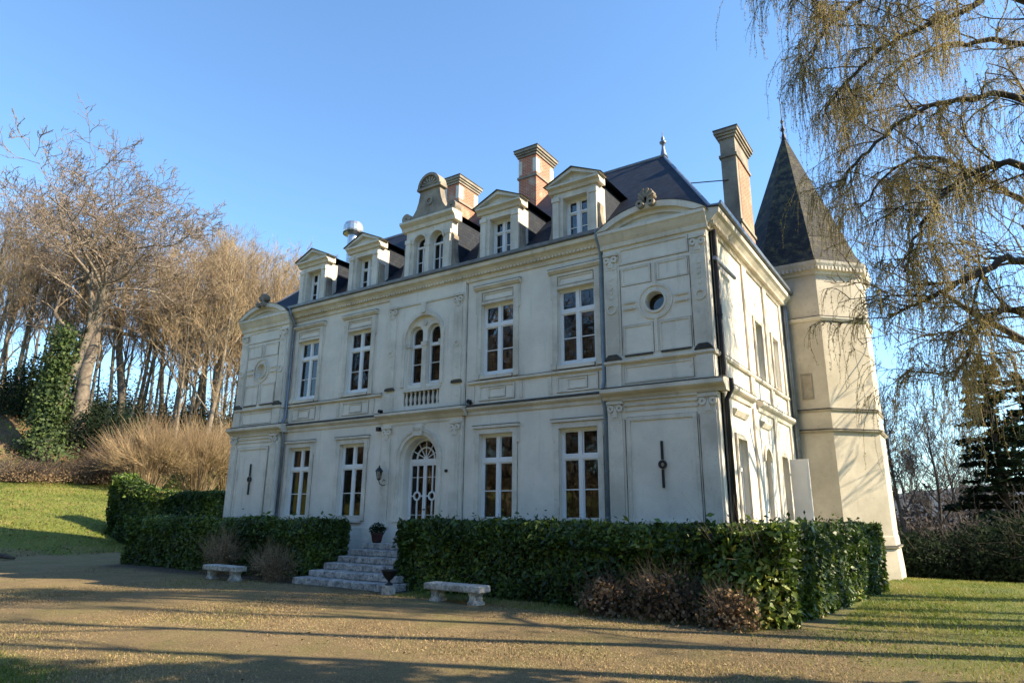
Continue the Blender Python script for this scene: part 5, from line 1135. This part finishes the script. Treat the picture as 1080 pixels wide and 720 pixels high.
P = np.concatenate(budsP); A = np.concatenate(budsA); Nn = unit(r.normal(size=P.shape)); link('buds', leaf_mesh('buds', P, Nn, 0.048*r.uniform(0.5, 1.4, len(P)), 0.34, axis=A+r.normal(size=A.shape)*0.3), M['buds'], wl)

# trees out of frame to the right whose shadows stripe the drive and the side wall
tall = [grow_tree(400+i, 21, 0.24, spread=0.8, levels=3, kids=(7, 5, 4), fork=0.72, crook=0.10, lens=(0.16, 0.6, 0.6), upw=0.12, minr=0.014, straight=True) for i in range(2)]
off = [((19.3, -1.9), 1.0, 0, 'tall slim tree beyond the right edge, its trunk shading the drive'), ((20.2, -3.9), 0.95, 1, 'tall slim tree beyond the right edge, second from the camera'), ((22.0, 0.2), 1.0, 0, 'tall slim tree beyond the right edge, next to the weeping tree'), ((26.0, 6.6), 1.1, 1, 'tall slim tree beyond the right edge of the lawn, farthest back'), ((24.0, 4.6), 1.0, 0, 'tall slim tree beyond the right edge, shading the right lawn')]
for i, ((x_, y_), sc, k_, lab) in enumerate(off):
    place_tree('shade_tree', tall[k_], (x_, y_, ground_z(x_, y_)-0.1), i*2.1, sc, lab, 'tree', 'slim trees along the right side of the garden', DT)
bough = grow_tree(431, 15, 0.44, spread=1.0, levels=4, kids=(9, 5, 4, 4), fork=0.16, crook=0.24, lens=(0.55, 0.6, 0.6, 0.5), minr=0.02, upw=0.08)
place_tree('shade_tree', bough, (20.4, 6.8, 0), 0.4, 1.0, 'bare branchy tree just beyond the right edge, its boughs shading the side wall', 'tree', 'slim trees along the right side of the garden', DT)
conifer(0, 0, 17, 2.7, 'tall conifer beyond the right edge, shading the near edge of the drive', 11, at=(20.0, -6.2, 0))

# wood behind the camera (seen only as reflection in the windows)
r_ = np.random.default_rng(55); Ps = []
for i in range(90):
    a = -1.9+i*0.038; q = np.array([8+36*sin(a), -22-20*abs(cos(a))-5*r_.random(), 0]); h_ = r_.uniform(21, 27)
    m_ = 420; d_ = unit(r_.normal(size=(m_, 3))); Ps.append(d_*np.array([3.5, 3.5, h_*0.5])*(r_.random((m_, 1))**0.4)+q+np.array([0, 0, h_*0.5]))
P = np.concatenate(Ps); tag(link('woodland', leaf_mesh('woodland', P, unit(r_.normal(size=P.shape)), 0.9, 0.6), leafmat('brown_wood', [(0, (0.06, 0.048, 0.04)), (1, (0.20, 0.155, 0.11))], 0.9, 0)), 'brown wood across the drive, mirrored in the windows', 'woodland', kind='stuff')

# ------------------------------------------------------------------ grass and litter
r_ = np.random.default_rng(14)
def blades(n, xr, yr, keep, hmin, hmax, wd):
    x_ = r_.uniform(*xr, n); y_ = r_.uniform(*yr, n); k = keep(x_, y_); x_, y_ = x_[k], y_[k]; m_ = len(x_); z_ = hill(x_, y_)-0.01
    a = r_.uniform(0, 2*pi, m_); h_ = r_.uniform(hmin, hmax, m_); w2 = wd*r_.uniform(0.6, 1.4, m_); lx = r_.normal(size=m_)*0.5*h_; ly = r_.normal(size=m_)*0.5*h_
    V = np.stack([np.stack([x_-w2*np.cos(a), y_-w2*np.sin(a), z_], 1), np.stack([x_+w2*np.cos(a), y_+w2*np.sin(a), z_], 1), np.stack([x_+lx, y_+ly, z_+h_], 1)], 1)
    tint = np.clip(r_.random(m_)*0.6+0.5*vnoise(x_, y_, 1.1, 8)+0.55*vnoise(x_, y_, 3.2, 18)+0.3, 0, 1)
    return V.reshape(-1, 3), tint
def right_lawn(x_, y_): 
    v = (x_-11.3)+0.55*(y_+3)+4.0*vnoise(x_, y_, 0.8, 4)+2.0*r_.random(len(x_)); return (v > r_.random(len(x_))*5) & ~((x_ > 8.0) & (x_ < 12.4) & (y_ > -2.6) & (y_ < 13))
def left_lawn(x_, y_): v = -20.0-x_+0.25*y_+3*vnoise(x_, y_, 0.8, 5); return (v > r_.random(len(x_))*2) & (hill(x_, y_) < 4.7)
Vs, Ts = [], []
for a_ in (blades(200000, (9.5, 24), (-12, 12), right_lawn, 0.02, 0.085, 0.008), blades(90000, (-46, -19), (-14, 14), left_lawn, 0.06, 0.16, 0.016),
           blades(26000, (-1, 7), (-14.6, -11.6), lambda x_, y_: (-11.9-y_-0.8*np.clip(x_-5, 0, 9)) > 0.5*r_.random(len(x_)), 0.03, 0.08, 0.007), blades(12000, (2.5, 11.5), (-3.6, -2.6), lambda x_, y_: r_.random(len(x_)) < 0.8, 0.03, 0.09, 0.006), blades(26000, (-6, 15), (-14.5, -3.5), lambda x_, y_: vnoise(x_, y_, 1.2, 6)+0.3*r_.random(len(x_)) > 0.22, 0.015, 0.035, 0.005)):
    Vs.append(a_[0]); Ts.append(a_[1])
V = np.concatenate(Vs); T_ = np.concatenate(Ts); tag(link('grass', np_mesh('grass', V, np.arange(len(V)).reshape(-1, 3), T_), M['grass']), 'thin winter grass on the lawn and between the gravel', 'grass', kind='stuff')
n = 18000; x_ = r_.uniform(-12, 20, n); y_ = r_.uniform(-14, 8, n); k = ~((x_ > -10) & (x_ < 12.6) & (y_ > -1.2)) & (r_.random(n) < np.where(y_ > -4.5, 1.0, 0.45)); x_, y_ = x_[k], y_[k]; n = len(x_)
P = np.stack([x_, y_, hill(x_, y_)+0.012], 1); tag(link('fallen_leaves', leaf_mesh('fallen_leaves', P, unit(np.stack([r_.normal(size=n)*0.35, r_.normal(size=n)*0.35, np.ones(n)], 1)), 0.055*r_.uniform(0.5, 1.3, n), 0.6), M['litter']), 'small brown fallen leaves scattered over gravel and lawn', 'leaf litter', kind='stuff')
M['thatch'] = leafmat('dry_grass', [(0, (0.14, 0.09, 0.04)), (0.5, (0.32, 0.23, 0.105)), (0.85, (0.46, 0.34, 0.17)), (1, (0.18, 0.19, 0.04))], 0.8, 0.15)
V, T_ = blades(170000, (-7, 17), (-14.6, -3.2), lambda x_, y_: vnoise(x_, y_, 0.9, 16)+0.6*r_.random(len(x_)) > 0.05, 0.015, 0.045, 0.007)
tag(link('dry_grass', np_mesh('dry_grass', V, np.arange(len(V)).reshape(-1, 3), T_), M['thatch']), 'short straw-coloured winter grass matted over the drive', 'grass', kind='stuff')
n = 7000; x_ = r_.uniform(-46, -20, n); y_ = r_.uniform(-12, 12, n); P = np.stack([x_, y_, hill(x_, y_)+0.05], 1)
tag(link('fallen_leaves', leaf_mesh('fallen_leaves', P, unit(np.stack([r_.normal(size=n)*0.4, r_.normal(size=n)*0.4, np.ones(n)], 1)), 0.12*r_.uniform(0.5, 1.4, n), 0.6), M['litter']), 'brown leaves scattered over the sunlit slope at the left', 'leaf litter', kind='stuff')
# stones of the gravel drive
n = 60000; x_ = r_.uniform(-4, 17, n); y_ = r_.uniform(-15, -3.3, n); s_ = r_.uniform(0.004, 0.012, n); z_ = hill(x_, y_)
tet = np.array([[0, 0, 1.0], [0.9, 0, -0.3], [-0.45, 0.8, -0.3], [-0.45, -0.8, -0.3]]); a = r_.uniform(0, 6.28, n)
R2 = np.stack([np.stack([np.cos(a), -np.sin(a), 0*a], 1), np.stack([np.sin(a), np.cos(a), 0*a], 1), np.stack([0*a, 0*a, 1+0*a], 1)], 1)
V = (np.einsum('nij,kj->nki', R2, tet)*s_[:, None, None]+np.stack([x_, y_, z_+0.002], 1)[:, None, :]).reshape(-1, 3); i = np.arange(n)[:, None, None]*4
F = (i+np.array([[0, 1, 2], [0, 2, 3], [0, 3, 1]])[None]).reshape(-1, 3)
M['stones'] = leafmat('gravel_stones', [(0, (0.12, 0.08, 0.04)), (0.6, (0.30, 0.21, 0.11)), (1, (0.46, 0.35, 0.21))], 0.9, 0)
tag(link('gravel', np_mesh('gravel', V, F, np.repeat(r_.random(n), 3)), M['stones']), 'loose tan gravel scattered over the drive', 'gravel', kind='stuff')
# fallen branch by the left edge
fb = MB(); q = on_ground(6, 36); fb.tube([(-0.6, 0, 0.08), (0, 0.1, 0.16), (0.5, 0.2, 0.12), (0.9, 0.3, 0.08)], [0.09, 0.11, 0.09, 0.05], 8); o = fb.build('fallen_log', M['darkbark'], None); o.location = q
tag(o, 'dark fallen log lying on the shaded gravel at the left edge', 'log')

# ------------------------------------------------------------------ give each separate piece of trim its own object
def split_pieces(o, gap=0.03, cap=100):
    me = o.data; n = len(me.vertices); par = list(range(n))
    def find(i):
        while par[i] != i: par[i] = par[par[i]]; i = par[i]
        return i
    for p in me.polygons:
        v = p.vertices; a = find(v[0])
        for k in v[1:]:
            b_ = find(k)
            if b_ != a: par[b_] = a
    isl = {}
    for i in range(n): isl.setdefault(find(i), []).append(i)
    co = np.array([v.co[:] for v in me.vertices]); boxes = [(co[v].min(0)-gap/2, co[v].max(0)+gap/2, set(v)) for v in isl.values()]
    ch_ = True
    while ch_:
        ch_ = False; out = []
        for lo, hi, v in boxes:
            for j, (l2, h2, v2) in enumerate(out):
                if np.all(lo <= h2) and np.all(l2 <= hi): out[j] = (np.minimum(lo, l2), np.maximum(hi, h2), v | v2); ch_ = True; break
            else: out.append((lo, hi, v))
        boxes = out
    if len(boxes) < 2 or len(boxes) > cap: return
    names = o.name.split('.')[0]
    for k, (lo, hi, v) in enumerate(boxes):
        vl = sorted(v); mp = {a: i for i, a in enumerate(vl)}; fs = [[mp[a] for a in p.vertices] for p in me.polygons if p.vertices[0] in v]
        m2 = bpy.data.meshes.new(names); m2.from_pydata([me.vertices[a].co[:] for a in vl], [], fs)
        for m_ in me.materials: m2.materials.append(m_)
        if k == 0: new0 = m2
        else: c_ = bpy.data.objects.new(names, m2); COL.objects.link(c_); c_.parent = o.parent
    o.data = new0
SPLIT = ('string_course', 'ledge_flashing', 'dormer_scroll', 'chimney_cap', 'pipe_collar', 'window_surround', 'window_pane', 'side_window_frames', 'cornice', 'side_mouldings', 'bay_mouldings', 'bracket', 'pediment_flashing', 'rear_walls', 'wall_joints', 'mullion_column', 'pilaster_panelling', 'dormer_roof', 'wall_anchor', 'flue_cowl', 'ridge_flashing', 'chimney_quoins')
for o in list(COL.objects):
    if o.type == 'MESH' and o.parent and o.name.split('.')[0] in SPLIT: split_pieces(o)
